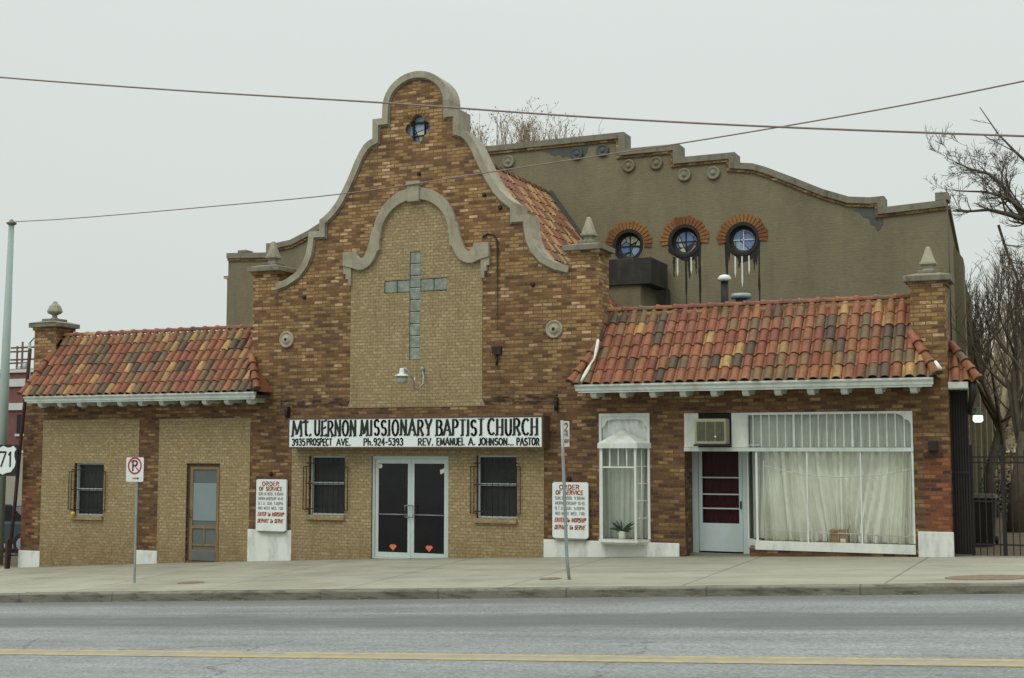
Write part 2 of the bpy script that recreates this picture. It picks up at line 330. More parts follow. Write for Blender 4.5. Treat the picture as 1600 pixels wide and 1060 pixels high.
def concretemat(name,c,joint=None,rough=.9):
    m,t,b=newmat(name); v=mapping(t); s=t.nodes.new('ShaderNodeSeparateXYZ'); t.links.new(v,s.inputs[0])
    n=noise(t,v,.55,7,.65); cc=ramp(t,n,[(.3,tuple(x*.86 for x in c[:3])+(1,)),(.7,tuple(x*1.1 for x in c[:3])+(1,))])
    n2=noise(t,mapping(t,(.35,1.6,1)),1.4,7,.75); cc=mixc(t,ramp(t,n2,[(.46,gray(0)),(.72,gray(.75))]),cc,tuple(x*.5 for x in c[:3])+(1,))
    fn=noise(t,v,45,3); cc=mixc(t,.4,cc,ramp(t,fn,[(.3,gray(.4)),(.7,gray(.6))]),'OVERLAY')
    if name=='pavement_concrete':
        wl=ramp(t,mth(t,'ADD',mth(t,'MULTIPLY',s.outputs[1],1.),mth(t,'MULTIPLY',noise(t,v,2.2,5),.5)),[(-.0,gray(0)),(.06,gray(.0)),(.35,gray(.6))]); cc=mixc(t,wl,cc,lin((96,92,76)))  # splash dirt plus contact shade painted along the foot of the walls
        sp=noise(t,v,5.5,6,.8); cc=mixc(t,ramp(t,sp,[(.60,gray(0)),(.68,gray(.5))]),cc,lin((104,98,80)))
    else:
        sp=noise(t,mapping(t,(.8,2,5)),2.2,6,.75); cc=mixc(t,ramp(t,sp,[(.48,gray(0)),(.62,gray(.75))]),cc,lin((66,62,52)))
    if joint:
        per,wid=joint; d=mth(t,'ABSOLUTE',mth(t,'SUBTRACT',mth(t,'FRACT',mth(t,'DIVIDE',mth(t,'ADD',s.outputs[0],mth(t,'MULTIPLY',s.outputs[1],-.02)),per)),.5))
        cc=mixc(t,ramp(t,d,[(wid/per,gray(.6)),(wid*1.6/per,gray(0))]),cc,gray(.06))
    t.links.new(cc,b.inputs['Base Color']); b.inputs['Roughness'].default_value=rough; bump(t,b,fn,.2,.006); return m
def woodmat(name,c):
    m,t,b=newmat(name); n=noise(t,mapping(t,(12,12,1.2)),2,6,.7)
    t.links.new(ramp(t,n,[(.3,tuple(x*.6 for x in c[:3])+(1,)),(.7,tuple(x*1.2 for x in c[:3])+(1,))]),b.inputs['Base Color']); b.inputs['Roughness'].default_value=.7; return m
M=dict(brick=brickmat(),cream=creammat(),stucco=stuccomat(),stone=stonemat('cast_stone',lin((158,153,132))),stoned=stonemat('weathered_cap_stone',lin((128,124,108)),.7),
 tile=tilemat(),white=plain('white_paint',lin((205,210,202)),.6,.07,3,dirt=(lin((140,138,122)),.55)),
 plinth=plain('white_plinth_paint',lin((208,212,206)),.7,.06,2,dirt=(lin((132,128,112)),.6),bmp=.3),
 trim=plain('eave_trim_paint',lin((190,198,190)),.6,.08,4,dirt=(lin((120,120,108)),.5)),
 alu=plain('aluminium',lin((178,190,186)),.4,.06,5,spec=.5),
 dark=plain('dark_iron',lin((38,34,32)),.6,.2,8),
 rust=plain('rusted_post',lin((62,44,38)),.8,.35,7),
 cover=plain('rusty_cover_iron',lin((112,98,82)),.9,.3,9),
 steel=plain('galvanised_steel',lin((140,148,148)),.5,.14,5,metal=.3),
 ppole=plain('grey_painted_pole',lin((142,156,150)),.6,.06,3),
 signface=plain('sign_face_white',lin((214,222,220)),.45,.04,3,dirt=(lin((170,176,168)),.4)),
 signframe=plain('sign_frame_brown',lin((84,66,52)),.6,.15,6),
 ink=plain('black_sign_paint',lin((34,38,32)),.6,.25,20),
 redink=plain('red_brown_sign_paint',lin((170,98,68)),.6,.2,20),
 greyink=plain('faded_grey_sign_paint',lin((120,112,104)),.6,.25,25),
 red=plain('traffic_red',lin((170,46,48)),.6,.08,9),
 dglass=plain('dark_window_glass',(.008,.008,.008,1),.12,.3,2,spec=.3),
 mesh=plain('window_screen',(.022,.024,.024,1),.35,.4,3),
 glass=glassmat('clear_glass',gl=.04),glassd=glassmat('storm_door_glass',(.8,.8,.8),gl=.0),
 block=None,stained=stainedmat(),asphalt=asphaltmat(),
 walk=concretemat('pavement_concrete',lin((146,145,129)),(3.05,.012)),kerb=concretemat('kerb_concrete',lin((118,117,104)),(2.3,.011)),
 yellow=plain('yellow_road_paint',lin((158,142,94)),.85,.15,9,dirt=((.2,.19,.15,1),.95)),
 ghost=plain('worn_paint_ghost',lin((136,135,126)),.85,.12,7,dirt=((.2,.21,.2,1),1.)),
 curtain=plain('curtain_cloth',lin((222,226,210)),.9,.06,2,dirt=(lin((180,178,146)),.45)),
 net=plain('net_curtain_cloth',lin((172,180,166)),.9,.1,3),
 lace=plain('lace_cloth',lin((226,230,226)),.9,.1,5),
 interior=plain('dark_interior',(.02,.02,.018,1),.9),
 wood=woodmat('varnished_wood',lin((128,108,78))),woodd=woodmat('weathered_wood',lin((100,82,64))),
 screenb=plain('door_screen_blue',lin((122,136,138)),.6,.06,2),jar=plain('ribbed_jar_glass',lin((150,156,140)),.2,.08,12),screend=plain('door_screen_grey',lin((92,98,96)),.7,.1,3),
 maroon=plain('maroon_curtain',lin((84,40,46)),.8,.15,3),
 doorp=plain('pale_blue_door_paint',lin((170,184,182)),.5,.05,3,dirt=(lin((140,146,138)),.4)),
 ac=plain('ac_casing',lin((142,140,116)),.6,.1,6),acg=plain('ac_grille',lin((86,88,68)),.7,.2,12),
 tar=plain('tarred_metal',lin((46,46,44)),.6,.35,2.5,dirt=(lin((96,96,90)),.4)),
 roofing=plain('roof_felt',(.06,.06,.06,1),.9),
 lead=plain('lead_flashing',lin((76,80,78)),.6,.2,5),
 cardboard=plain('cardboard',lin((150,120,82)),.8,.1,5),pot=plain('white_pot',lin((205,205,190)),.6),leaf=plain('plant_leaf',lin((40,62,40)),.6,.3,20),
 bark=plain('bark',lin((80,72,60)),.9,.25,6),barkd=plain('far_bark',lin((132,120,98)),.9,.25,3),
 dryleaf=plain('dry_leaf',lin((150,124,62)),.8,.3,9),
 ybulb=plain('yellow_plastic',lin((196,170,60)),.5),
 drip=plain('white_drip_stain',lin((208,210,200)),.8,.15,9), dripd=plain('black_drip_stain',lin((44,42,38)),.9,.2,9),
 wire=plain('weathered_cable',lin((128,112,102)),.7), orange=plain('orange_sticker',lin((205,110,80)),.5),
 grass=plain('winter_grass',lin((92,92,62)),1,.3,3,bmp=.4), soil=plain('leaf_littered_soil',lin((84,76,58)),1,.3,2.5,bmp=.4),
 redb=plain('red_building_brick',lin((112,76,72)),.9,.15,3),bandw=plain('pale_building_band',lin((190,192,186)),.8,.08,2),greyw=plain('pale_yard_wall',lin((150,146,130)),.9,.1,2),
 carp=plain('dark_blue_car_paint',lin((40,52,66)),.25,.1,2,spec=.6),tyre=plain('tyre_rubber',(.02,.02,.02,1),.9),
 rosette=stonemat('pale_rosette_stone',lin((168,160,138)),.35), medal=stonemat('medallion_plaster',lin((140,138,120)),.6))
def blockmat():
    m,t,b=newmat('glass_block'); v,s=wallvec(t); n=noise(t,v,5,4)
    br=brick(t,v,.5,.5,.0); 
    cc=ramp(t,n,[(.3,lin((92,102,90))),(.55,lin((124,132,120))),(.8,lin((152,160,150)))])
    t.links.new(cc,b.inputs['Base Color']); b.inputs['Roughness'].default_value=.15; b.inputs['Specular IOR Level'].default_value=.7; bump(t,b,noise(t,v,14,2),.5,.02); return m
M['block']=blockmat()
def vousmat():
    m,t,b=newmat('arch_brick'); a=t.nodes.new('ShaderNodeAttribute'); a.attribute_name='rnd'
    cc=ramp(t,a.outputs['Fac'],[(0,lin((112,66,44))),(.35,lin((134,88,50))),(.7,lin((148,106,60))),(1,lin((124,74,50)))])
    n=noise(t,mapping(t),14,5,.7); cc=mixc(t,.7,cc,ramp(t,n,[(.3,gray(.35)),(.7,gray(.62))]),'OVERLAY')
    t.links.new(cc,b.inputs['Base Color']); b.inputs['Roughness'].default_value=.9; return m
M['vous']=vousmat()
lamp,lt,lb=newmat('lit_lamp'); lb.inputs['Emission Color'].default_value=(1,.97,.85,1); lb.inputs['Emission Strength'].default_value=1.4; M['lit']=lamp
lb.inputs['Base Color'].default_value=(.9,.9,.85,1)
# ------------------------------------------------------------ ground, street, pavement
def sheet(name,mat,xs,ys,f,y_is_fn=False):
    b=MB(); b.v=[(x,y,f(x,y)) for y in ys for x in xs]; n=len(xs)
    for j in range(len(ys)-1):
        for i in range(n-1): b.f.append((j*n+i,j*n+i+1,(j+1)*n+i+1,(j+1)*n+i)); b.c.append(0); b.sm.append(True)
    o=b.build(name,mat); o['kind']='structure'; return o
XS=[-150,-100,-70,-50,-40,-30,-24,-20,-16,-14]+[-12+i*.5 for i in range(53)]+[15,18,22,30,40,60,90,150]
def stz(x,y):
    if x<-11.5: return -.0545*11.5-.33+.012*(x+11.5)
    return .0545*x-.33 if x<30 else .0545*30-.33
def rear(x,y):                            # land behind the building line; the east side climbs
    z=g0(x)
    if x>5 and y>9: z+=min(1,(x-5)/6)*(.052*(y-9)+.0006*(y-9)**2 if y<70 else 5.4+.03*(y-70))
    return z-.01
KY=-5.2
sheet('street',M['asphalt'],XS,[-60,-40,-30,-24,-20]+[-19+i*.7 for i in range(20)]+[KY+.02],stz)
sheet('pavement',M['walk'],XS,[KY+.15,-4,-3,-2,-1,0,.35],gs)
b=MB()                                     # kerb with a rounded nose
prof=[(KY,-.22),(KY,-.035),(KY+.015,-.012),(KY+.045,.001),(KY+.155,.001)]
for i in range(len(XS)-1):
    for j in range(len(prof)-1):
        a,c=XS[i],XS[i+1]
        b.face([(a,prof[j][0],c0(a)+prof[j][1]),(c,prof[j][0],c0(c)+prof[j][1]),(c,prof[j+1][0],c0(c)+prof[j+1][1]),(a,prof[j+1][0],c0(a)+prof[j+1][1])])
b.build('kerb',M['kerb'])['kind']='structure'
sheet('ground',M['soil'],XS,[.3,3,6,9,12,15,18,21,25,30,36,45,55,70,100,160,300],rear)
for k,(y0,y1) in enumerate(((-11.44,-11.31),(-11.76,-11.63))):
    b=MB()
    for i in range(len(XS)-1):
        a,c=XS[i],XS[i+1]; b.face([(a,y0,stz(a,0)+.005),(c,y0,stz(c,0)+.005),(c,y1,stz(c,0)+.005),(a,y1,stz(a,0)+.005)])
    b.build('road_marking',M['yellow'])['kind']='structure'
b=MB()
for i in range(len(XS)-1):
    a,c=XS[i],XS[i+1]; b.face([(a,-11.63,stz(a,0)+.004),(c,-11.63,stz(c,0)+.004),(c,-11.44,stz(c,0)+.004),(a,-11.44,stz(a,0)+.004)])
b.build('road_marking',M['ghost'])['kind']='structure'
# covers set in the pavement
for px,py,rx,ry,lb_ in ((1545,903,.62,.42,'rusty oval utility cover in the pavement near the iron fence'),(860,905,.2,.16,'small rusty cover in the pavement beside the bent sign pole'),(298,911,.3,.16,'faint rusty cover in the pavement right of the no-parking pole')):
    q=hitg(px,py); b=MB(); 
    b.lathe([(1,0),(1,.008),(.94,.011),(.9,.007),(.3,.007),(.25,.010),(.01,.010)],(0,0,0),28)
    b.v=[(q.x+a*rx,q.y+c*ry,gs(q.x+a*rx,q.y+c*ry)+z) for a,c,z in b.v]
    tag(b.build('utility_cover',M['cover'],org=q),lb_,'utility cover','metal covers in the pavement')
# ------------------------------------------------------------ the church front
CH=thing('church_building',(.1,0,0),'brown and gold brick church with curved gable, tan panels and clay tile pent roofs','building')
CXG=.1
def arc(cx,cz,rx,rz,a0,a1,n): return [(cx+rx*math.cos(R(a0+(a1-a0)*i/n)),cz+rz*math.sin(R(a0+(a1-a0)*i/n))) for i in range(n+1)]
# right half of the gable outline (x relative to its centre), from pilaster up to the apex
half=[(3.62,6.12)]
half+=[(3.34,6.20),(3.06,6.35),(2.88,6.56),(2.79,6.76),(2.75,6.97),(2.72,7.27),(2.44,7.27),(2.44,7.52)]
half+=[(2.36,7.56),(2.17,7.71),(2.0,7.90),(1.84,8.16),(1.68,8.46),(1.53,8.78),(1.42,8.98),(1.31,9.13),(1.19,9.22),(1.08,9.26)]
half+=[(1.08,9.70),(.84,9.70),(.83,9.95)]+arc(0,9.93,.83,.74,8,90,10)
outl=[(CXG+a,c) for a,c in half]+[(CXG-a,c) for a,c in half[::-1][1:]]      # right bottom -> apex -> left bottom
def offset(poly,d):
    res=[]
    for i,p in enumerate(poly):
        p=Vector(p); a=Vector(poly[i-1]) if i else None; c=Vector(poly[i+1]) if i<len(poly)-1 else None
        n1=n2=None
        if a is not None: t=(p-a).normalized(); n1=Vector((-t.y,t.x))
        if c is not None: t=(c-p).normalized(); n2=Vector((-t.y,t.x))
        n1=n1 or n2; n2=n2 or n1; s=(n1+n2); s=s/max(.5,(1+n1.dot(n2))) if s.length>.01 else n1
        res.append((p.x+s.x*d,p.y+s.y*d))
    return res
inn=offset(outl,.145)
co=MB(); rb_=random.Random(3)
bt=[.5]*len(outl); vv=.5
for i in range(len(outl)):
    if i%3==0: vv=rb_.uniform(.1,1)
    bt[i]=vv
for i in range(len(outl)-1):
    a,b_,c,d=outl[i],outl[i+1],inn[i+1],inn[i]
    co.hexa([(a[0],-.07,a[1]),(a[0],.50,a[1]),(d[0],.50,d[1]),(d[0],-.07,d[1]),(b_[0],-.07,b_[1]),(b_[0],.50,b_[1]),(c[0],.50,c[1]),(c[0],-.07,c[1])],bt[i])
co.build('coping',M['stone'],CH)
# inner bead of the coping, cast with it
bd=MB(); i2=offset(outl,.18)
for i in range(len(outl)-1):
    a,b_,c,d=inn[i],inn[i+1],i2[i+1],i2[i]
    bd.hexa([(a[0],-.03,a[1]),(a[0],.02,a[1]),(d[0],.02,d[1]),(d[0],-.03,d[1]),(b_[0],-.03,b_[1]),(b_[0],.02,b_[1]),(c[0],.02,c[1]),(c[0],-.03,c[1])])
bd.build('coping_bead',M['stoned'],CH)
# openings
def rect(x0,x1,z0,z1): return [(x0,z0),(x1,z0),(x1,z1),(x0,z1)]
DOOR=(-.95,.93,-.02,2.19); W1=(-2.56,-1.63,.88,2.19); W2=(1.59,2.51,.90,2.21)
crossp=[(-.04,4.27),(.23,4.27),(.23,5.76),(.87,5.74+.01),(.87,6.04),(.23,6.04),(.23,6.65),(-.04,6.65),(-.04,6.04),(-.67,6.04),(-.67,5.76),(-.04,5.76)]
QC=(.13,9.39); r_=.17
quat=[]
for k in range(4):
    a=k*90-90; cx=QC[0]+.16*math.cos(R(a)); cz=QC[1]+.16*math.sin(R(a))
    quat+=arc(cx,cz,.15,.15,a-72,a+72,6)
wall_out=[(CXG-3.62,-.9),(CXG+3.62,-.9)]+offset(outl,.1)
gw=MB(); gw.prism(wall_out,0,.40,[rect(*DOOR),rect(*W1),rect(*W2),crossp,quat]); gw.build('gable_wall',M['brick'],CH)
# pilasters with stepped caps and obelisk finials
def cap_finial(x0,x1,y0,y1,z,tip,kind='obelisk'):
    cx,cy=(x0+x1)/2,(y0+y1)/2; b=MB()
    b.box(x0-.035,x1+.035,y0-.035,y1+.035,z-.075,z-.001)            # corbelled brick course
    b.build('corbel_course',M['brick'],CH)
    b=MB(); o=.11; b.box(x0-o,x1+o,y0-o,y1+o,z,z+.11)
    def fr(a,za,bb,zb):
        b.hexa([(cx-a,cy-a,za),(cx+a,cy-a,za),(cx+a,cy+a,za),(cx-a,cy+a,za),(cx-bb,cy-bb,zb),(cx+bb,cy-bb,zb),(cx+bb,cy+bb,zb),(cx-bb,cy+bb,zb)])
    h=(x1-x0)/2; fr(h+.1,z+.11,h-.12,z+.17); fr(h-.13,z+.17,h-.13,z+.23); 
    c=b.build('pier_cap',M['stoned'],CH,bevel=.012)
    b=MB(); z0=z+.23; H=tip-z0
    if kind=='obelisk':
        fr(.12,z0,.085,z0+.03); fr(.085,z0+.03,.085,z0+.09); fr(.085,z0+.09,.145,z0+.12); fr(.145,z0+.12,.145,z0+.16); fr(.125,z0+.16,.038,tip-.02); fr(.038,tip-.02,.015,tip)
        return b.build('finial',M['stone'],CH,bevel=.006)
    b.lathe([(.12,z0),(.07,z0+.05),(.06,z0+.10),(.17,z0+.15),(.20,z0+.19),(.19,z0+.23),(.14,z0+.34),(.07,tip-.06),(.05,tip-.02),(.01,tip)],(cx,cy,0),6,rot=R(30),sm=False)
    return b.build('finial',M['stone'],CH,bevel=.006)
def pier(name,x0,x1,y0,y1,z0,z1,tip,kind='obelisk'):
    b=MB(); b.box(x0,x1,y0,y1,z0,z1-.075); b.build(name,M['brick'],CH); cap_finial(x0,x1,y0,y1,z1,tip,kind)
pier('pilaster',CXG-4.25,CXG-3.6,-.003,.62,-1,6.43,7.18)
pier('pilaster',CXG+3.6,CXG+4.25,-.003,.62,-1,6.43,7.18)
pier('pier',10.47,11.09,-.003,.62,-.5,5.43,6.12)
pier('pier',-10.99,-10.29,.25,.87,3.5,5.42,6.12,'urn')
# wings
pb_l=-10.36; WL=(-9.32,-8.40,.73,2.0); DL=(-5.93,-4.98,-.26,2.01)
b=MB(); b.prism(rect(-11.0,CXG-4.25,-1.2,3.8),0,.3,[rect(*WL),rect(*DL)]); b.build('wing_wall',M['brick'],CH)
BAY=(4.34,5.41,.50,3.06); ENT=(6.12,7.38,.0,3.05); SHOP=(7.38,10.49,.62,3.05)
b=MB(); b.prism(rect(CXG+4.25,10.47,-1,3.8),0,.3,[rect(*BAY),[(6.12,-.8),(7.40,-.8),(7.40,.5),(10.455,.5),(10.455,3.05),(6.12,3.05)]]); b.build('wing_wall',M['brick'],CH)
# rest of the brick block: upper walls behind the pent roofs, side walls, flat roofs
b=MB(); b.box(-10.95,CXG-4.25,.45,.62,3.8,5.15); b.build('upper_wall',M['brick'],CH)
b=MB(); b.box(CXG+4.25,10.47,.45,.62,3.8,5.15)
b.build('upper_wall',M['brick'],CH)
b=MB(); b.box(-11.0,-10.7,.3,7.7,-1.5,5.0); b.build('side_wall',M['brick'],CH)
b=MB(); b.box(10.79,11.085,.62,4.9,-.8,3.5); b.build('side_wall',M['brick'],CH)
b=MB(); b.box(-10.7,-4.1,.62,7.74,4.85,4.95); b.box(2.9,10.2,.62,7.74,4.85,4.95); b.box(-10.7,10.79,.3,7.7,3.35,3.45); b.build('flat_roof',M['roofing'],CH)
# tan infill panels
def panel(outer,holes=(),y=-.014): b=MB(); b.prism(outer,y,.001,holes); return b.build('tan_brick_panel',M['cream'],CH)
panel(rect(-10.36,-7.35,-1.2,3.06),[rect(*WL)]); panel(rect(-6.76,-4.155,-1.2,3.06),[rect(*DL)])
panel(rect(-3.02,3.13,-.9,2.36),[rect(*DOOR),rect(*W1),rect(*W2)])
# cast stone ogee arch over the tall panel
ao=[(1.76,6.73),(1.46,6.74)]+arc(1.36,6.66,.16,.16,20,-150,7)[1:]+[(1.14,6.74),(1.08,6.97),(1.0,7.35)]
ao=[(1.80,6.73),(1.45,6.74),(1.42,6.64),(1.34,6.56),(1.25,6.60),(1.18,6.74),(1.12,6.93),(1.06,7.18)]+arc(0,7.06,1.03,1.0,10,90,10)
ai=[(1.80,6.42),(1.58,6.37),(1.42,6.31),(1.28,6.31),(1.12,6.39),(1.0,6.53),(.92,6.70),(.86,6.73),(.86,6.96),(.83,7.0)]+arc(0,7.02,.83,.78,8,90,10)
aO=[(CXG+a,c) for a,c in ao]+[(CXG-a,c) for a,c in ao[::-1][1:]]
aI=[(CXG+a,c) for a,c in ai]+[(CXG-a,c) for a,c in ai[::-1][1:]]
b=MB(); b.prism(aO+aI[::-1],-.10,.002)
for s in (1,-1):
    pts=[(1.80,6.42),(1.80,6.24),(1.74,6.24),(1.74,6.12),(1.68,6.12),(1.68,5.97),(1.60,5.97),(1.60,6.38)]
    b.prism([(CXG+s*a,c) for a,c in pts],-.07,.002)
b.prism(rect(CXG-.14,CXG+.14,7.74,8.14),-.15,.002); b.prism(rect(CXG-.17,CXG+.17,8.10,8.19),-.18,.002)
b.build('arch_moulding',M['stone'],CH,bevel=.008)
tallp=[(CXG-1.69,3.25),(CXG+1.69,3.25)]+[(CXG+1.62,3.4),(CXG+1.62,6.36)]+[(x,z+.05) for x,z in aI[2:-2]]+[(CXG-1.62,6.36),(CXG-1.62,3.4)]
panel(tallp,[crossp])
# glass block cross
b=MB(); yb0,yb1=.0,.08
zz=[4.27+i*(6.65-4.27)/9 for i in range(10)]
for i in range(9): b.box(-.035,.225,yb0,yb1,zz[i]+.004,zz[i+1]-.004)
for x0,x1 in ((-.665,-.36),(-.345,-.045),(.235,.545),(.56,.865)): b.box(x0,x1,yb0,yb1,5.77,6.03)
cr=b.build('glass_block_cross',M['block'],CH,bevel=.015)
b=MB(); b.prism(crossp,.05,.07); b.build('mortar_backing',M['stone'],cr)
# quatrefoil window
q=MB(); q.prism(quat,.14,.16); qg=q.build('quatrefoil_window',M['stained'],CH)
b=MB(); b.box(QC[0]-.17,QC[0]-.14,.08,.139,QC[1]-.2,QC[1]+.22); b.box(QC[0]+.12,QC[0]+.14,.08,.139,QC[1]-.2,QC[1]+.2); b.box(QC[0]-.2,QC[0]+.2,.085,.13,QC[1]+.13,QC[1]+.17); b.box(QC[0]-.2,QC[0]+.2,.085,.13,QC[1]-.15,QC[1]-.13)
b.build('frame',M['dark'],qg)
b=MB()
for i in range(7):                        # rowlock bricks over the top lobe
    a=R(30+i*20); cx,cz=QC[0],QC[1]+.16; d=Vector((math.cos(a),math.sin(a))); n=Vector((-d.y,d.x))
    p0=Vector((cx,cz))+d*.155; p1=Vector((cx,cz))+d*.27
    b.prism([tuple(p0-n*.022),tuple(p1-n*.036),tuple(p1+n*.036),tuple(p0+n*.022)],-.014,.001)
b.build('brick_arch',M['brick'],CH)
# rosettes
for x,z in ((-3.20,4.83),(3.37,4.82)):
    b=MB(); b.lathe([(.19,0),(.19,-.04),(.165,-.06),(.15,-.035),(.10,-.035),(.085,-.07),(.05,-.075)],(x,0,z),20,'y'); ro=b.build('rosette',M['rosette'],CH)
    b=MB(); b.lathe([(.035,-.07),(.035,-.085),(.01,-.09)],(x,0,z),8,'y'); b.build('boss',M['dark'],ro)
# white plinths following the pavement
def plinth(x0,x1,zt,y=-.03):
    b=MB(); b.box(x0,x1,y,0.002,g0(x0)-.3,zt); return b.build('plinth',M['plinth'],CH,bevel=.012)
plinth(-11.03,-10.34,-.17); plinth(-7.37,-6.74,-.05); plinth(-4.18,-3.0,.525); plinth(3.12,6.0,.50); plinth(10.50,11.12,.85)
# ---- clay tile roofs
rnd=random.Random(7)
last=[0,0]
def tcol():
    for _ in range(4):
        r=rnd.random()
        k,lo,hi=(0,.01,.10) if r<.08 else (1,.14,.33) if r<.31 else (3,.87,.99) if r<.41 else (2,.34,.85)
        if k!=3 or 3 not in last: break
    last.pop(0); last.append(k); return rnd.uniform(lo,hi)
def tiles(b,o,ux,uv,un,ncol,w,nrow,ex,lim,hump=.066,alt=False):
    # o: eave corner; ux along the eave, uv up the slope, un normal; lim(v)->(umin,umax)
    prof=[(0,.0),(.10,-.06),(.20,.0),(.25,.35),(.35,.78),(.50,1.),(.70,1.),(.85,.78),(.95,.35),(1.0,.0)]
    for r in range(nrow):
        v0=r*ex; v1=v0+ex*1.02; l0,h0=lim(v0); l1,h1=lim(v1)
        for k in range(ncol):
            u0=k*w
            if u0+w*.5<min(l0,l1)-w*.6 or u0+w*.5>max(h0,h1)+w*.6: continue
            c=tcol(); dz=rnd.uniform(-.006,.006); jt=rnd.uniform(-.014,.014); sk=rnd.uniform(-.009,.009)
            if alt and rnd.random()<.3: c=rnd.uniform(.9,1)
            rows=[]
            for (v,l,h,lift) in ((v0-.02+jt,l0,h0,.034),(v1,l1,h1,.012)):
                rows.append([o+ux*min(max(u0+a*w+sk,l),h)+uv*v+un*(lift+dz+hgt*hump) for a,hgt in prof])
            n=len(b.v); m_=len(prof)
            b.v+=[tuple(p) for p in rows[0]+rows[1]]
            for i in range(m_-1):
                b.f.append((n+i,n+i+1,n+m_+i+1,n+m_+i)); b.c.append(c); b.sm.append(True)
            # thick front lip
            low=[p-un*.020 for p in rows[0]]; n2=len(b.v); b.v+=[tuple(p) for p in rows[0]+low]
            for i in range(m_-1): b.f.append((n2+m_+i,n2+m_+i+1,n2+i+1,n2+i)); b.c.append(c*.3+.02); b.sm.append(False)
def caps(b,p0,p1,n,r,up,gap=.0):
    p0,p1=Vector(p0),Vector(p1); d=(p1-p0)/n; dn=d.normalized(); s=dn.cross(up).normalized(); u=s.cross(dn)
    for i in range(n):
        c=rnd.uniform(.34,.8) if rnd.random()<.85 else tcol(); a0=p0+d*i-dn*.02; a1=p0+d*(i+1)+dn*.03; nn=len(b.v)
        for (pp,rr) in ((a0,r*1.22),(a0+dn*.06,r*1.16),(a0+dn*.065,r),(a1,r*.86)):
            for j in range(9):
                t=math.pi*j/8; b.v.append(tuple(pp+s*(math.cos(t)*rr)+u*(math.sin(t)*rr)))
        for q_ in range(3):
            for j in range(8): b.f.append((nn+q_*9+j+1,nn+q_*9+j,nn+q_*9+9+j,nn+q_*9+10+j)); b.c.append(c); b.sm.append(True)
        b.f.append(tuple(nn+j for j in range(9))); b.c.append(.05); b.sm.append(False)
E0=Vector((0,-.62,3.63)); RG=Vector((0,.56,5.15)); sv=(RG-E0); SL=sv.length; sv.normalize(); snv=Vector((0,sv.z,-sv.y))*-1
snv=Vector((0,-sv.z,sv.y))
def pent(name,xl,xr,fl,fr_,cl,cr_,lbl=None):
    # xl,xr at the wall; fl,fr_ flare outwards at the eave; cl,cr_: y where each hip starts
    w=.213; x0=xl-fl; ncol=int((xr+fr_-x0)/w)+1
    def lim(v):
        y=E0.y+sv.y*v
        a=xl-(fl*(cl-y)/(cl-E0.y) if y<cl else 0); c=xr+(fr_*(cr_-y)/(cr_-E0.y) if y<cr_ else 0)
        return a-x0,c-x0
    b=MB(); tiles(b,Vector((x0,E0.y,E0.z)),Vector((1,0,0)),sv,snv,ncol,w,6,SL/6,lim)
    # under-boarding so no light leaks, and the hip ends that return to the wall
    vh_l=(cl-E0.y)/sv.y; vh_r=(cr_-E0.y)/sv.y
    A=Vector((xl-fl,E0.y,E0.z)); B=Vector((xr+fr_,E0.y,E0.z)); HL=Vector((xl,cl,E0.z+sv.z*vh_l)); HR=Vector((xr,cr_,E0.z+sv.z*vh_r))
    TL=Vector((xl,RG.y,RG.z)); TR=Vector((xr,RG.y,RG.z)); dn=snv*-.01
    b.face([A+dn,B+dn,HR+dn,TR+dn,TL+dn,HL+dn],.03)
    b.face([Vector((A.x,0,E0.z)),A,HL],.4); b.face([B,Vector((B.x,0,E0.z)),HR],.4)
    caps(b,(xl-.02,RG.y+.02,RG.z+.05),(xr+.02,RG.y+.02,RG.z+.05),int((xr-xl)/.36),.085,Vector((0,0,1)))
    o_=Vector((0,-.03,.05)); caps(b,A+o_,HL+o_,4,.085,Vector((0,-.5,1))); caps(b,B+o_,HR+o_,4,.085,Vector((0,-.5,1)))
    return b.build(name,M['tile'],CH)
pr_l=pent('pent_roof',-10.27,CXG-4.25,.22,.60,.25,-.003)
pr_r=pent('pent_roof',CXG+4.25,10.47,.38,.50,-.003,-.003)
# corner return beyond the right pier
b=MB(); w=.2
o=Vector((11.10,-.03,3.56)); uv=Vector((0,.58,.815)).normalized(); un=Vector((0,-uv.z,uv.y))
tiles(b,o,Vector((1,0,0)),uv,un,3,.2,3,.30,lambda v:(0,max(.02,.50*(1-v/.85))))
b.face([(11.10,0,3.55),(11.60,0,3.55),(11.10,.52,4.28)],.05); b.face([(11.6,0,3.55),(11.6,.9,3.55),(11.1,.9,4.28),(11.1,.52,4.28)],.4); 
caps(b,(11.62,-.06,3.60),(11.13,.42,4.28),4,.085,Vector((.3,-.4,1))); b.build('corner_roof',M['tile'],CH)
b=MB(); b.box(11.10,11.44,-.08,-.04,3.45,3.56); b.box(11.10,11.44,-.06,.6,3.43,3.46); b.build('eave_trim',M['trim'],CH)
b=MB(); b.tube([(11.52,.02,3.55),(11.52,.02,3.35),(11.46,.2,3.15),(11.42,.35,3.0)],[.07,.07,.05,.04],8); b.build('downspout',M['dark'],CH)
# mortar patches at hips
b=MB(); pts=[P(x,y,yy)+Vector((0,-.1,0.04)) for x,y,yy in ((937,535,.0),(935,548,-.1),(931,565,-.25),(926,572,-.35),(922,580,-.42),(915,592,-.55),(911,600,-.62))]
b.tube(pts,[.03,.042,.022,.016,.036,.034,.025],6); b.build('mortar_patch',M['white'],pr_r); b=MB(); b.tube([P(1459,568,-.5)+Vector((.03,-.05,.03)),P(1467,577,-.6)+Vector((.02,-.03,0)),P(1466,586,-.6)],[.03,.045,.03],6); b.build('mortar_patch',M['white'],pr_r)
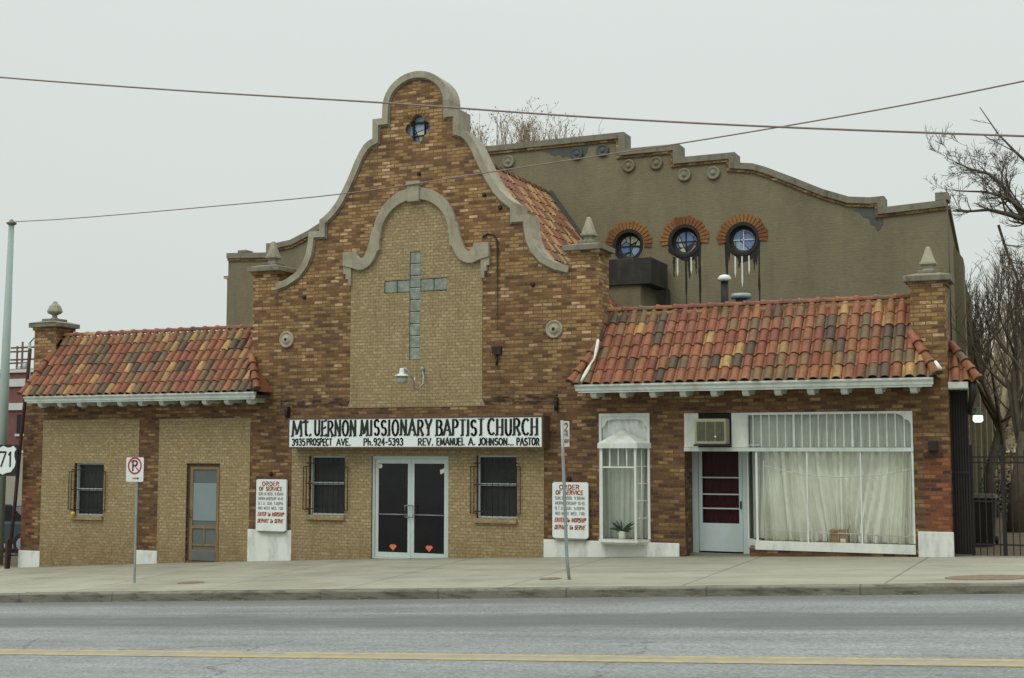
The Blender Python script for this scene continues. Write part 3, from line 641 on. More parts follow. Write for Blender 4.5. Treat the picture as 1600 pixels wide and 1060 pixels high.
# eave trim board with crown profile, soffit and brackets
def eave(xa,xb):
    pr=[(-.56,3.46),(-.60,3.46),(-.60,3.49),(-.62,3.50),(-.63,3.55),(-.665,3.59),(-.665,3.625),(-.56,3.625)]
    b=MB(); k=len(pr); b.v=[(xa+(.05 if z<3.5 else .0),y,z) for y,z in pr]+[(xb-(.03 if z<3.5 else 0),y,z) for y,z in pr]
    for i in range(k): j=(i+1)%k; b.f.append((i,j,k+j,k+i)); b.c.append(0); b.sm.append(False)
    b.f.append(tuple(range(k-1,-1,-1))); b.f.append(tuple(range(k,2*k))); b.c+=[0,0]; b.sm+=[False]*2
    b.build('eave_trim',M['trim'],CH)
    b=MB(); b.box(xa+.05,xb-.04,-.56,0,3.50,3.56); b.build('soffit',M['woodd'],CH)
eave(-10.40,-3.62); eave(4.06,10.9)
def bracket(x):
    pr=[(-.54,3.455),(-.54,3.41),(-.51,3.375),(-.45,3.35),(-.39,3.355),(-.34,3.38),(-.28,3.40),(-.15,3.41),(0,3.40),(0,3.455)]
    b=MB(); k=len(pr); w=.06
    b.v=[(x-w,y,z) for y,z in pr]+[(x+w,y,z) for y,z in pr]
    for i in range(k): j=(i+1)%k; b.f.append((j,i,k+i,k+j)); b.c.append(0); b.sm.append(False)
    b.f.append(tuple(range(k))); b.f.append(tuple(range(2*k-1,k-1,-1))); b.c+=[0,0]; b.sm+=[False]*2
    b.box(x-.085,x+.085,-.555,0,3.455,3.50); return b.build('eave_bracket',M['trim'],CH)
for i in range(11): bracket(X(63,628,-.5)+.02+i*(X(389,620,-.5)-X(63,628,-.5))/10)
for i in range(11): bracket(X(928,617,-.5)+i*(X(1427.5,610,-.5)-X(928,617,-.5))/10)
# steep roof running back from the gable to the auditorium
su=Vector((-1,0,1.40)).normalized(); h0=3.3
for s in (1,-1):
    b=MB(); uvv=Vector((-s*su.x*-1*-1 if False else -s*abs(su.x),0,su.z)); unn=Vector((s*su.z,0,abs(su.x)))
    L=4.75; top=Vector((CXG,.42,9.29)); org=top-uvv*L+Vector((0,7.36,0)) if s<0 else top-uvv*L
    tiles(b,org,Vector((0,1 if s>0 else -1,0)),uvv,unn,35,.2105,14,L/14,lambda v:(0,7.36),.07,True)
    a=top+unn*-.01; a2=a+Vector((0,7.36,0)); c_=a-uvv*L; c2=a2-uvv*L
    b.face([c_,c2,a2,a] if s>0 else [c2,c_,a,a2],.05)
    if s>0: caps(b,top+Vector((0,0,.03)),a2+Vector((0,0,.03)),20,.10,Vector((0,0,1)))
    b.build('gable_roof',M['tile'],CH)
b=MB(); p_=Vector((CXG,7.72,9.33)); q_=p_+Vector((3.0,0,-3.0*1.4)); pr=[(p_.x-.1,p_.z+.16),(p_.x+.12,p_.z+.2),(q_.x+.2,q_.z+.1),(q_.x-.05,q_.z)]
b.prism([(p_.x-.05,p_.z),(q_.x-.05,q_.z),(q_.x+.12,q_.z+.06),(p_.x+.10,p_.z+.10)],7.60,7.77); b.build('flashing',M['lead'],CH)
b=MB(); b.tube([P(943,478,.5),P(942,500,.35),P(938,532,.0)],[.03,.03,.025],6); b.build('flashing',M['lead'],CH)
# ---- windows with guards
def barred_window(W,guard,split,mat='mesh',cream=True):
    x0,x1,z0,z1=W; b=MB(); b.box(x0,x1,.16,.18,z0,z1); g=b.build('window',M[mat],CH)
    b=MB(); t=.035
    b.box(x0,x0+t,.08,.155,z0,z1); b.box(x1-t,x1,.08,.155,z0,z1); b.box(x0+t,x1-t,.08,.155,z1-t,z1); b.box(x0+t,x1-t,.08,.155,z0,z0+t); b.box(x0+t,x1-t,.10,.15,split-.025,split+.025)
    b.build('frame',M['alu'],g)
    b=MB(); n=7
    for i in range(1,n): xx=x0+(x1-x0)*i/n; b.tube([(xx,-.06,z0+.03),(xx,-.06,z1-.04)],.006,5)
    for zc in (z0+.14,split,z1-.16): b.box(x0-.04,x1+.04,-.066,-.055,zc-.012,zc+.012)
    b.build('window_bars',M['dark'],g)
    za,zb=guard
    for s,xe in ((-1,x0),(1,x1)):
        b=MB()
        for dx in (.03,.11): b.tube([(xe+s*dx,-.07,za),(xe+s*dx,-.07,zb)],.010,5)
        b.tube([(xe+s*.12,-.07,zb),(xe,-.07,zb),(xe,.0,zb)],.008,5); b.tube([(xe+s*.12,-.07,za),(xe,-.07,za),(xe,.0,za)],.008,5)
        b.build('guard_bracket',M['dark'],g)
    b=MB(); b.box(x0-.04,x1+.02,-.085,.1,z0-.10,z0-.004); b.build('sill',M['cream'],g,bevel=.006)
    return g
barred_window(WL,(.86,1.80),1.36); barred_window(W1,(1.0,1.95),1.58); barred_window(W2,(1.0,1.98),1.60)
b=MB(); b.box(-9.32,-8.4,.155,.158,.73,1.3); b.build('window_screen',M['mesh'],CH)
b=MB(); b.lathe([(.01,-.055),(.045,-.04),(.06,0),(.045,.04),(.01,.055)],P(114,803,-.13),10); tag(b.build('yellow_ball',M['ybulb'],org=P(114,803,-.13)),'small yellow ball wedged at the lower left corner of the leftmost barred window','ball')
# ---- glass double doors
x0,x1,z0,z1=DOOR
b=MB(); f_=.055; b.box(x0,x0+f_,.03,.16,-.3,z1); b.box(x1-f_,x1,.03,.16,-.3,z1); b.box(x0+f_,x1-f_,.03,.16,z1-f_,z1); b.box(x0+f_,x1-f_,.0,.2,-.3,.0); b.build('door_frame',M['alu'],CH)
mid=(x0+x1)/2
for k,(a,c) in enumerate(((x0+f_+.005,mid-.003),(mid+.003,x1-f_-.005))):
    b=MB(); s=.075; zt=z1-f_-.005; b.box(a,a+s,.06,.11,.005,zt); b.box(c-s,c,.06,.11,.005,zt); b.box(a+s,c-s,.06,.11,.005,.115); b.box(a+s,c-s,.06,.11,zt-.10,zt)
    d=b.build('glass_door',M['alu'],CH)
    b=MB(); b.box(a+s,c-s,.08,.09,.115,zt-.10); b.build('pane',M['dglass'],d)
    b=MB(); b.tube([(a+s,.045,.93),(c-s,.045,.93)],.012,6); b.build('push_bar',M['steel'],d)
    hx=c-.035 if k==0 else a+.035
    b=MB(); s2=-1 if k==0 else 1
    b.tube([(hx,.055,.88),(hx,-.02,.88),(hx+s2*.06,-.03,.88),(hx+s2*.06,-.03,1.13),(hx,-.02,1.13),(hx,.055,1.13)],.014,6); b.build('handle',M['steel'],d)
    cx=(a+c)/2; b=MB(); b.prism([(cx-.09,.24),(cx-.06,.28),(cx+.06,.28),(cx+.09,.24),(cx,.15)],.072,.078); b.build('sticker',M['orange'],d,label='small orange gem-shaped sticker low on the glass')
b=MB(); b.lathe([(.05,.078),(.05,.074),(.04,.072)],(x0+.17,0,1.97),14,'y'); b.build('sticker',M['white'],CH,label='small round white sticker in the top corner of the left glass door')
b=MB(); b.prism([(.70,1.80),(.82,1.86),(.80,1.94),(.68,1.89)],.072,.078); b.build('sticker',M['white'],CH,label='small tilted white sticker on the right glass door')
# ---- wooden screen door of the left wing
x0,x1,z0,z1=DL
b=MB(); b.box(x0,x0+.07,.06,.2,-.5,z1); b.box(x1-.05,x1,.06,.2,-.5,z1); b.box(x0+.07,x1-.05,.06,.2,z1-.07,z1); b.build('door_casing',M['woodd'],CH)
a,c=x0+.075,x1-.055; zt=z1-.075; zb=g0(-5.5)+.03
b=MB(); s=.075; b.box(a,a+s,.04,.085,zb,zt); b.box(c-s,c,.04,.085,zb,zt); b.box(a+s,c-s,.04,.085,zt-.07,zt); b.box(a+s,c-s,.04,.085,zb,zb+.25); b.box(a+s,c-s,.04,.085,.50,.57); b.box(a+s,c-s,.045,.08,.10,.14); b.box((a+c)/2-.02,(a+c)/2+.02,.047,.078,.14,.50)
sdr=b.build('screen_door',M['wood'],CH)
b=MB(); b.box(a+s,c-s,.064,.070,zb+.25,.50); b.box(a+s,c-s,.064,.070,.57,zt-.07); b.build('screen',M['screend'],sdr)
b=MB(); b.box(a+s+.002,c-s-.002,.054,.060,.68,1.55); b.build('pale_panel',M['screenb'],sdr)
b=MB(); b.box(a+s+.002,c-s-.002,.030,.038,zb+.01,zb+.22); b.build('kick_plate',M['screend'],sdr)
b=MB(); b.tube([(a+.04,.03,.75),(a+.04,-.01,.75),(a+.04,-.01,.92),(a+.04,.03,.92)],.010,5); b.build('handle',M['dark'],sdr)
b=MB(); b.box(x0-.0,x1+.0,-.02,.2,g0(-5.4)-.2,g0(-5.4)+.015); b.build('threshold',M['woodd'],CH)
# ---- bay window of the right wing
x0,x1,z0,z1=BAY; ya=-.26; xa,xb=x0+.14,x1-.22
bay=thing_dummy=None
b=MB(); t=.03
def post(b,x,y,za,zb,t=.02): b.box(x-t,x+t,y-t,y+t,za,zb)
zs=.56; zh=2.36
b.prism(rect(x0,x0+.05,zs,z1),-.02,.05); b.prism(rect(x1-.05,x1,zs,z1),-.02,.05); b.box(x0+.05,x1-.05,-.02,.05,z1-.06,z1)
for xx in (xa,xb): post(b,xx,ya,zs,zh,.022)
for xx in [xa+(xb-xa)*i/4 for i in (1,2,3)]: post(b,xx,ya,2.0,zh,.011)
b.box(xa,xb,ya-.015,ya+.015,1.97,2.0)
for side in (0,1):
    p0=Vector((x0+.05,-.01)) if side==0 else Vector((x1-.05,-.01)); p1=Vector((xa,ya)) if side==0 else Vector((xb,ya))
    for zc in (.98,1.32,1.66,2.0):
        q0=(p0.x,p0.y,zc); q1=(p1.x,p1.y,zc); b.tube([q0,q1],.012,4)
    mx_=(p0+p1)/2; b.tube([(mx_.x,mx_.y,zs),(mx_.x,mx_.y,zh)],.013,4)
bay=b.build('bay_window',M['white'],CH)
b=MB(); out_=[(x0,0),(xa-.03,ya-.05),(xb+.03,ya-.05),(x1,0)]
for (za,zb,o2) in ((.46,.50,-.02),(.50,.555,.03)):
    l=[(x0-.0,.04),(xa-.02-o2,ya-.03-o2),(xb+.02+o2,ya-.03-o2),(x1+.0,.04)]
    b.hexa([(p[0],p[1],za) for p in l]+[(p[0],p[1],zb) for p in l])
b.build('sill',M['white'],bay)
b=MB(); b.face([(x0+.04,0,zs),(xa,ya,zs),(xa,ya,zh),(x0+.04,0,zh)]); b.face([(xa,ya,zs),(xb,ya,zs),(xb,ya,zh),(xa,ya,zh)]); b.face([(xb,ya,zs),(x1-.04,0,zs),(x1-.04,0,zh),(xb,ya,zh)]); b.build('glass',M['glass'],bay)
b=MB(); ap=Vector(((xa+xb)/2,.0,2.74))
l=[Vector((x0-.02,-.0,2.46)),Vector((xa-.06,ya-.07,2.46)),Vector((xb+.06,ya-.07,2.46)),Vector((x1+.02,-.0,2.46))]
l2=[Vector((p.x,p.y,2.36)) for p in l]
for i in range(3): b.face([l[i],l[i+1],ap]); b.face([l2[i],l2[i+1],l[i+1],l[i]])
b.face(l2[::-1]); b.build('hood',M['white'],bay)
b=MB()                                     # scalloped valance board across the transom
va=[(x0+.05,2.50)]+[(x0+.05,2.80),(x0+.12,2.85),(x0+.16,2.93),(x0+.26,2.955)]+[(x1-.26,2.955),(x1-.16,2.93),(x1-.12,2.85),(x1-.05,2.80)]+[(x1-.05,2.5),(x1-.05,z1-.06),(x0+.05,z1-.06)]
b.prism([(x0+.05,2.76),(x0+.12,2.82),(x0+.16,2.91),(x0+.28,2.94),(x1-.28,2.94),(x1-.16,2.91),(x1-.12,2.82),(x1-.05,2.76),(x1-.05,z1-.06),(x0+.05,z1-.06)],.0,.02); b.build('valance',M['white'],bay)
def drape(b,xa,xb,y,za,zb,amp,per,seed,gather=None):
    r=random.Random(seed); n=int((xb-xa)/.012); rows=9; ph=[r.uniform(0,6) for _ in range(4)]
    n0=len(b.v)
    for j in range(rows+1):
        tz=j/rows; z=za+(zb-za)*tz
        for i in range(n+1):
            x0_=xa+(xb-xa)*i/n; x=x0_; g_=0
            if gather: g_=math.exp(-((x-gather)/.55)**2)*(1-tz)**1.3; x=gather+(x-gather)*(1+.9*g_)
            x+=.05*math.sin(x*1.7+ph[2])*(1-tz)*2
            a=math.sin(x*6.28/per+ph[0]+1.3*math.sin(x*2.1+ph[1])+.3*tz)+.45*math.sin(x*6.28/per*2.3+ph[2])+.5*math.sin(x*6.28/per*.37+ph[3]-tz)
            b.v.append((x0_,y+amp*a*(.6+.5*(1-tz)+.5*math.sin(x*.9+ph[1])**2),z))
    for j in range(rows):
        for i in range(n):
            q=n0+j*(n+1)+i; b.f.append((q,q+1,q+n+2,q+n+1)); b.c.append(0); b.sm.append(True)
b=MB(); drape(b,x0+.05,x1-.05,.10,2.38,z1-.02,.02,.13,3); b.build('lace_curtain',M['lace'],bay)
b=MB(); drape(b,x0+.04,x1-.04,.14,.56,2.38,.025,.15,5); b.build('curtain',M['net'],bay)
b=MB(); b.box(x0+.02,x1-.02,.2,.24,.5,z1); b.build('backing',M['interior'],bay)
# potted plant in the bay
pp=P(972,836,-.08); PLT=thing('potted_plant',(pp.x,-.08,.556),'spiky green plant in a white pot inside the small bay window','plant')
b=MB(); b.lathe([(.06,.0),(.07,.03),(.078,.15),(.07,.16)],(pp.x,-.08,.557),12); b.build('pot',M['pot'],PLT)
b=MB(); rr=random.Random(4)
for i in range(46):
    a=rr.uniform(0,6.28); l=rr.uniform(.18,.36); e_=rr.uniform(.3,1.3); p0=Vector((pp.x,-.08,.70)); pts=[]
    for k in range(4):
        tt=k/3; pts.append(p0+Vector((math.cos(a)*l*tt*.85,math.sin(a)*l*tt*.4,l*tt*math.sin(e_)-.08*tt*tt)))
    b.tube(pts,[.008,.02,.016,.002],4)
b.build('leaves',M['leaf'],PLT)
# ---- shop entrance
def box_part(name,mat,parent,*a,bevel=0): b=MB(); b.box(*a); return b.build(name,M[mat],parent,bevel=bevel)
box_part('transom_board','white',CH,6.125,X(1091,670,-.02),-.02,.06,2.38,3.045); box_part('transom_board','white',CH,X(1143,670,-.02),7.375,-.02,.06,2.38,3.045); box_part('transom_backing','interior',CH,6.33,7.10,.03,.06,2.38,3.045)
box_part('door_lintel','trim',CH,6.12,10.46,-.04,.06,2.30,2.375)
yr=.55
box_part('entrance_wall','brick',CH,6.12-.2,6.119,.3,yr+.05,-.5,3.0)
box_part('entrance_ceiling','trim',CH,6.12,7.6,.06,yr+.1,2.40,2.44)
xd0,xd1=X(1093,780,yr),X(1161,780,yr)
box_part('door_jamb','doorp',CH,xd0-.13,xd0-.01,yr-.06,yr+.06,.25,2.4); box_part('door_jamb','doorp',CH,xd1+.01,xd1+.12,yr-.06,yr+.06,.25,2.4)
zb=.33; zt=2.40
b=MB(); s=.07; b.box(xd0,xd0+s,yr-.04,yr,zb,zt); b.box(xd1-s,xd1,yr-.04,yr,zb,zt); b.box(xd0+s,xd1-s,yr-.04,yr,zt-.08,zt); b.box(xd0+s,xd1-s,yr-.04,yr,zb,.88)
for zc in (1.17,1.45,1.78,): b.box(xd0+s,xd1-s,yr-.03,yr-.005,zc-.012,zc+.012)
sd_=b.build('storm_door',M['doorp'],CH); 
b=MB(); drape(b,xd0+s,xd1-s,yr+.06,.88,zt-.08,.008,.09,9); b.build('curtain',M['maroon'],sd_)
b=MB(); b.box(xd0+s,xd1-s,yr-.02,yr-.014,.88,zt-.08); b.build('pane',M['glassd'],sd_)
box_part('handle','dark',sd_,xd1-.045,xd1-.02,yr-.075,yr-.041,1.17,1.32)
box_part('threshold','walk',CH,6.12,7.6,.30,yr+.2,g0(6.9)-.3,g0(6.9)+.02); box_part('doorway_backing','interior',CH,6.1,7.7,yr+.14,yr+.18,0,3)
# ---- air conditioner over the door
AC=thing('air_conditioner',(6.68,-.2,2.43),'beige window air conditioner mounted above the shop door','air conditioner')
x0,x1=X(1085,670,-.3),X(1134,670,-.3); z0,z1=2.44,2.93
b=MB(); b.box(x0,x1,-.30,.03,z0,z1); b.build('casing',M['ac'],AC,bevel=.012)
b=MB()
for i in range(3):
    a=x0+.05+i*.185; b.box(a,a+.165,-.308,-.301,z0+.06,z1-.06)
    for k in range(9): zc=z0+.09+k*.04; b.box(a,a+.165,-.318,-.309,zc,zc+.014)
b.build('grille',M['acg'],AC)
b=MB(); b.lathe([(.02,-.32),(.02,-.335),(.01,-.34)],(x0+.42,0,z0+.14),10,'y'); b.build('knob',M['white'],AC)
box_part('support','dark',AC,x0-.02,x1+.04,-.31,.02,2.40,2.437)
# ---- shop window
SH=thing_=None
x0,x1=7.38,10.455
xf=X(1183,780,-.0)
b=MB(); b.box(x0,x1,-.03,.05,3.0,3.045); b.box(x1-.035,x1,-.02,.05,.62,3.0); b.box(x0,x0+.02,-.03,.05,2.38,3.0)
b.box(xf-.02,xf+.02,-.02,.03,.60,2.30)
for px in (1262,1346): xx=X(px,780,0); b.box(xx-.014,xx+.014,-.015,.02,.60,2.30)
b.box(X(1163,780,yr)+.08,X(1163,780,yr)+.11,yr-.08,yr-.05,.3,2.3)
shop=b.build('shop_window',M['white'],CH)
b=MB(); 
for i in range(19):
    xx=x0+.04+(x1-x0-.08)*(i+.5)/19.2; tt=.018 if i in (5,12) else .010; b.box(xx-tt,xx+tt,-.022,0,2.38,3.0)
b.prism([(x1-.035,2.80),(x1-.035,3.0),(x1-.30,3.0),(x1-.20,2.97),(x1-.14,2.90),(x1-.07,2.87)],-.024,.0); b.build('transom_bars',M['white'],shop)
b=MB(); yl=yr-.05
l=[(X(1166,842,yl)+.03,yl),(xf-.03,-.05),(x1-.0,-.05),(x1-.0,.12),(xf+.1,.12),(X(1166,842,yl)+.14,yl)]
n=len(l); A=[(p[0],p[1],.43) for p in l]; B_=[(p[0],p[1],.60) for p in l]
b.face(A[::-1]); b.face(B_)
for i in range(n): j=(i+1)%n; b.face([A[i],A[j],B_[j],B_[i]])
b.build('sill',M['white'],shop)
b=MB(); l=[(X(1166,842,yl)+.05,yl),(xf,-.012),(x1,-.012),(x1,.1),(xf+.1,.1),(X(1166,842,yl)+.14,yl)]
n=len(l); A=[(p[0],p[1],-.2) for p in l]; B_=[(p[0],p[1],.429) for p in l]; b.face(B_)
for i in range(n): j=(i+1)%n; b.face([A[i],A[j],B_[j],B_[i]])
b.build('stall_riser',M['brick'],CH)
b=MB(); b.face([(xf,0,.6),(x1,0,.6),(x1,0,2.3),(xf,0,2.3)]); b.face([(X(1166,842,yl)+.06,yl,.6),(xf,0,.6),(xf,0,2.3),(X(1166,842,yl)+.06,yl,2.3)]); b.face([(x0+.02,.02,2.38),(x1,.02,2.38),(x1,.02,3.0),(x0+.02,.02,3.0)]); b.build('glass',M['glass'],shop)
b=MB(); drape(b,xf+.08,x1-.02,.26,.60,2.32,.055,.15,21,gather=X(1318,800,.2)); drape(b,X(1166,842,yl)+.12,xf+.08,.62,.6,2.32,.02,.13,8); b.build('curtain',M['curtain'],shop)
b=MB(); drape(b,x0+.02,x1-.02,.12,2.38,3.02,.012,.16,23); b.build('net_curtain',M['net'],shop)
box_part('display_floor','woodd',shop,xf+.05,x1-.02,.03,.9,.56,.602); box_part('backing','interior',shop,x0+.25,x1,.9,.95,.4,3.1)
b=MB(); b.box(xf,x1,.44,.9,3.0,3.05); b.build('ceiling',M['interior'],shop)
b=MB()                                      # light inner guard: swagged cord, low rail and thin rods
xs=[X(1193,728,.08),X(1250,740,.08),X(1310,745,.08),X(1370,744,.08),X(1428,733,.08)]; zs_=[Z(1193,728,.08),Z(1250,742,.08),Z(1310,746,.08),Z(1370,743,.08),Z(1428,733,.08)]
b.tube([(x,.08,z) for x,z in zip(xs,zs_)],.011,5); b.tube([(xs[0],.08,.80),(xs[-1],.08,.74)],.009,5); b.tube([(xs[0],.08,.62),(xs[0],.08,2.12)],.011,5)
for i in range(1,18): xx=xs[0]+(xs[-1]-xs[0])*i/18; b.tube([(xx,.08,.62),(xx,.08,.62+1.35*(.35 if i not in (9,10) else .6))],.006,4)
b.build('inner_guard',M['white'],shop)
q=P(1312,842,.14); CB=thing('cardboard_box',(q.x,.14,.602),'small brown cardboard box on the floor of the large shop window','box')
b=MB(); b.box(q.x-.16,q.x+.16,.10,.18,.603,.84); b.face([(q.x-.16,.10,.84),(q.x-.19,.04,.80),(q.x-.01,.04,.81),(q.x-.005,.10,.84)]); b.face([(q.x+.16,.10,.84),(q.x+.2,.12,.93),(q.x+.2,.17,.92),(q.x+.16,.18,.84)]); b.build('carton',M['cardboard'],CB)
box_part('paper','pot',CB,q.x+.02,q.x+.12,.085,.095,.604,.67)
# fixtures on the pier and facade
EB=thing('electrical_box',P(1458,700,-.05),'dark rusty electrical box on the brick pier right of the shop window','electrical box')
q=P(1458,697,-.05); b=MB(); b.box(q.x-.08,q.x+.07,-.12,-.004,q.z-.09,q.z+.09); b.build('box',M['dark'],EB,bevel=.01); b=MB(); b.prism([(q.x-.18,q.z-.19),(q.x+.17,q.z-.19),(q.x+.16,q.z-.13),(q.x+.06,q.z-.092),(q.x-.08,q.z-.092),(q.x-.17,q.z-.14)],-.05,-.004); b.build('bracket',M['rust'],EB)
b=MB(); b.tube([(1.73,-.03,6.85),(1.85,-.03,6.92),(2.0,-.03,6.88),(2.08,-.03,6.75),(2.08,-.03,4.55)],.022,6); b.box(1.98,2.18,-.09,-.004,4.33,4.50); b.tube([(2.08,-.03,4.33),(2.06,-.03,4.1)],.02,6); b.build('conduit',M['dark'],CH)
for px,py in ((448,645),(868,632)):
    q=P(px,py,-.1); b=MB(); b.box(q.x-.03,q.x+.03,-.1,-.002,q.z-.14,q.z+.14); b.box(q.x-.02,q.x+.07,-.16,-.1,q.z+.03,q.z+.1); b.lathe([(.03,-.1),(.05,-.04),(.03,0),(.05,.04),(.03,.1)],(q.x+.02,-.14,q.z),8); b.build('old_sign_bracket',M['dark'],CH)
for px,py in ((424,741),(890,748),(476,465),(540,405),(757,305),(782,325),(833,445),(655,272)):
    q=P(px,py,0); b=MB(); b.lathe([(.045,.001),(.05,-.03),(.03,-.06)],(q.x,0,q.z),8,'y'); b.build('anchor_plate',M['dark'],CH)
b=MB()
for px,py,w_,h_ in ((385+5,652,0,0),): pass
# ------------------------------------------------------------ auditorium block
AU=thing('auditorium_building',(0,7.775,0),'large olive grey stucco hall with stepped parapet rising behind the brick front','building')
YB=7.775
hr=[(10.55,8.36),(10.55,8.36),(9.10,8.29),(9.10,8.57),(8.75,8.56),(8.25,8.62),(7.62,8.86),(6.85,9.24),(6.17,9.56),(5.85,9.68),(5.45,9.74),(5.38,9.75),(5.38,10.02),(3.88,10.02),(3.88,10.39),(2.36,10.39),(2.36,10.86),(0,10.86)]
hr=hr[1:]
top=[(x-.05,z) for x,z in hr]+[(-x-.05,z) for x,z in hr[::-1][1:]]
hw=[(10.5,-1.5)]+top+[(-10.6,-1.5)]
RW=[(2.39,7.77),(3.94,7.79),(5.48,7.74)]; RWr=.43
b=MB(); b.prism(([(10.42,-1.5)]+offset(top,.08)+[(-10.52,-1.5)])[::-1],YB,YB+.4,[arc(x,z,RWr,RWr,0,345,23) for x,z in RW]); b.build('front_wall',M['stucco'],AU)
b=MB(); t1=offset(top,.16); t0=offset(top,.0)
for i in range(len(top)-1):
    a,b_,c,d=t0[i],t0[i+1],t1[i+1],t1[i]
    b.hexa([(a[0],YB-.10,a[1]),(a[0],YB+.5,a[1]),(d[0],YB+.5,d[1]),(d[0],YB-.10,d[1]),(b_[0],YB-.10,b_[1]),(b_[0],YB+.5,b_[1]),(c[0],YB+.5,c[1]),(c[0],YB-.10,c[1])])
b.build('parapet_coping',M['stoned'],AU)
b=MB(); t2=offset(top,.235)
for i in range(len(top)-1):
    a,b_,c,d=t1[i],t1[i+1],t2[i+1],t2[i]
    b.hexa([(a[0],YB-.05,a[1]),(a[0],YB+.02,a[1]),(d[0],YB+.02,d[1]),(d[0],YB-.05,d[1]),(b_[0],YB-.05,b_[1]),(b_[0],YB+.02,b_[1]),(c[0],YB+.02,c[1]),(c[0],YB-.05,c[1])])
b.build('brick_course',M['brick'],AU)
b=MB(); b.box(10.25,10.55,YB-.1,YB+.5,8.36,8.55); b.box(-10.2,-9.9,YB-.08,YB+.3,8.34,8.42); b.build('parapet_block',M['stoned'],AU)
b=MB(); b.box(-10.78,-10.6,YB+.2,YB+.6,2,7.6); b.build('buttress',M['stucco'],AU)
b=MB(); b.box(-10.84,-10.6,YB+.1,YB+.7,7.6,7.68); b.build('buttress_cap',M['brick'],AU)
# side wall stepping down to the rear
pts=[(YB+.4,-1.5),(YB+.4,8.2),(30,.9),(30,-1.5)]
b=MB(); b.v=[(10.5,y,z) for y,z in pts]+[(10.1,y,z) for y,z in pts]; b.f=[(0,3,2,1),(4,5,6,7),(1,2,6,5),(2,3,7,6)]; b.c=[0]*4; b.sm=[False]*4
b.build('side_wall',M['stucco'],AU)
b=MB()
for y in (9.5,11.6,13.9,16.4,19.2):
    zt=8.2-(y-YB-.4)*7.3/21.8; b.hexa([(10.5,y,-1),(10.72,y,-1),(10.72,y+.5,-1),(10.5,y+.5,-1),(10.5,y,zt-.25),(10.72,y,zt-.6),(10.72,y+.5,zt-.75),(10.5,y+.5,zt-.4)])
b.build('side_buttresses',M['stucco'],AU)
b=MB(); b.hexa([(10.02,YB+.4,8.2),(10.56,YB+.4,8.2),(10.56,30,.9),(10.02,30,.9),(10.02,YB+.4,8.3),(10.56,YB+.4,8.3),(10.56,30,1.0),(10.02,30,1.0)]); b.build('side_coping',M['stoned'],AU)
b=MB(); b.box(-10.5,10.1,YB+.4,30,6.9,7.0) if False else b.hexa([(-10.5,YB+.4,7.4),(10.1,YB+.4,7.4),(10.1,26,1.6),(-10.5,26,1.6),(-10.5,YB+.4,7.5),(10.1,YB+.4,7.5),(10.1,26,1.7),(-10.5,26,1.7)]); b.build('roof',M['roofing'],AU)
for k,(x,z) in enumerate(RW):
    b=MB(); b.lathe([(RWr-.005,YB+.02),(RWr-.005,YB+.22)],(x,0,z),24,'y')
    b=MB(); n=24
    ring=lambda r,y:[(x+r*math.cos(6.283*i/n),y,z+r*math.sin(6.283*i/n)) for i in range(n)]
    rs=[ring(RWr+.004,YB-.02),ring(RWr-.07,YB-.02),ring(RWr-.10,YB+.10),ring(.29,YB+.12),ring(.27,YB+.2)]
    for a,c in zip(rs,rs[1:]):
        for i in range(n): j=(i+1)%n; b.face([a[i],c[i],c[j],a[j]],0,True)
    wn=b.build('round_window',M['dark'],AU)
    b=MB(); b.prism(arc(x,z,.275,.275,0,345,23),YB+.15,YB+.17); b.build('pane',M['stained'],wn)
    b=MB(); b.box(x-.012,x+.012,YB+.12,YB+.149,z-.27,z+.27); b.box(x-.27,x+.27,YB+.12,YB+.148,z-.012,z+.012); b.build('glazing_bars',M['white'] if k==2 else M['dark'],wn)
    b=MB(); nn=19
    for i in range(nn):
        a=R(-4+188*i/(nn-1)); d=Vector((math.cos(a),math.sin(a))); nr=Vector((-d.y,d.x)); r0,r1=RWr+.015,RWr+.23+.02*((i*7)%3-1)
        b.prism([tuple(Vector((x,z))+d*r0-nr*.030),tuple(Vector((x,z))+d*r1-nr*.043),tuple(Vector((x,z))+d*r1+nr*.043),tuple(Vector((x,z))+d*r0+nr*.030)],YB-.03,YB+.002,c=.05+.9*((i*37+k*11)%19)/19)
    b.build('brick_arch',M['vous'],wn)
    rr=random.Random(k)
    if k:
        b=MB(); o=[(x+(RWr+.02+rr.uniform(0,.06)+(.08 if k==1 and 200<a<330 else 0)*rr.uniform(.3,1))*math.cos(R(a)),z+(RWr+.02+rr.uniform(0,.03)+(.16 if 245<a<320 else 0)*rr.uniform(.1,1))*math.sin(R(a))) for a in range(180,361,9)]
        b.prism(o+arc(x,z,RWr-.01,RWr-.01,360,180,16),YB-.004,YB+.001); b.build('soot_stain',M['dripd'],wn)
        b=MB()
        for dx,l in ((-.2,.55),(-.02,.85),(.16,.5)) if k==2 else ((-.2,.5),(.17,.45)):
            b.prism([(x+dx-.018,z-.44),(x+dx+.018,z-.44),(x+dx+.024,z-.44-l*.7),(x+dx,z-.44-l),(x+dx-.022,z-.44-l*.75)],YB-.008,YB+.001)
        b.build('white_drips',M['drip'],wn)
        b=MB()
        for dx,l in ((-.42,2.2),(.42,2.2),(.36,.6),(.30,.45),(-.36,.5),(-.1,.35)) if k==2 else ((.40,1.9),(.03,1.7),(.38,.75),(.3,.5),(-.3,.55),(.12,.6)):
            zt=z-(.1 if abs(dx)>.35 else .40); L_=[]; R_=[]
            for i in range(9):
                wd=(.030*(1-i/8)**.6+.006)*rr.uniform(.5,1.4); xo=x+dx+rr.uniform(-.006,.006); zz_=zt-l*i/8; L_.append((xo-wd,zz_)); R_.append((xo+wd,zz_))
            b.prism(R_+L_[::-1],YB-.006-.0003*abs(dx),YB+.001)
        b.build('black_drips',M['dripd'],wn)
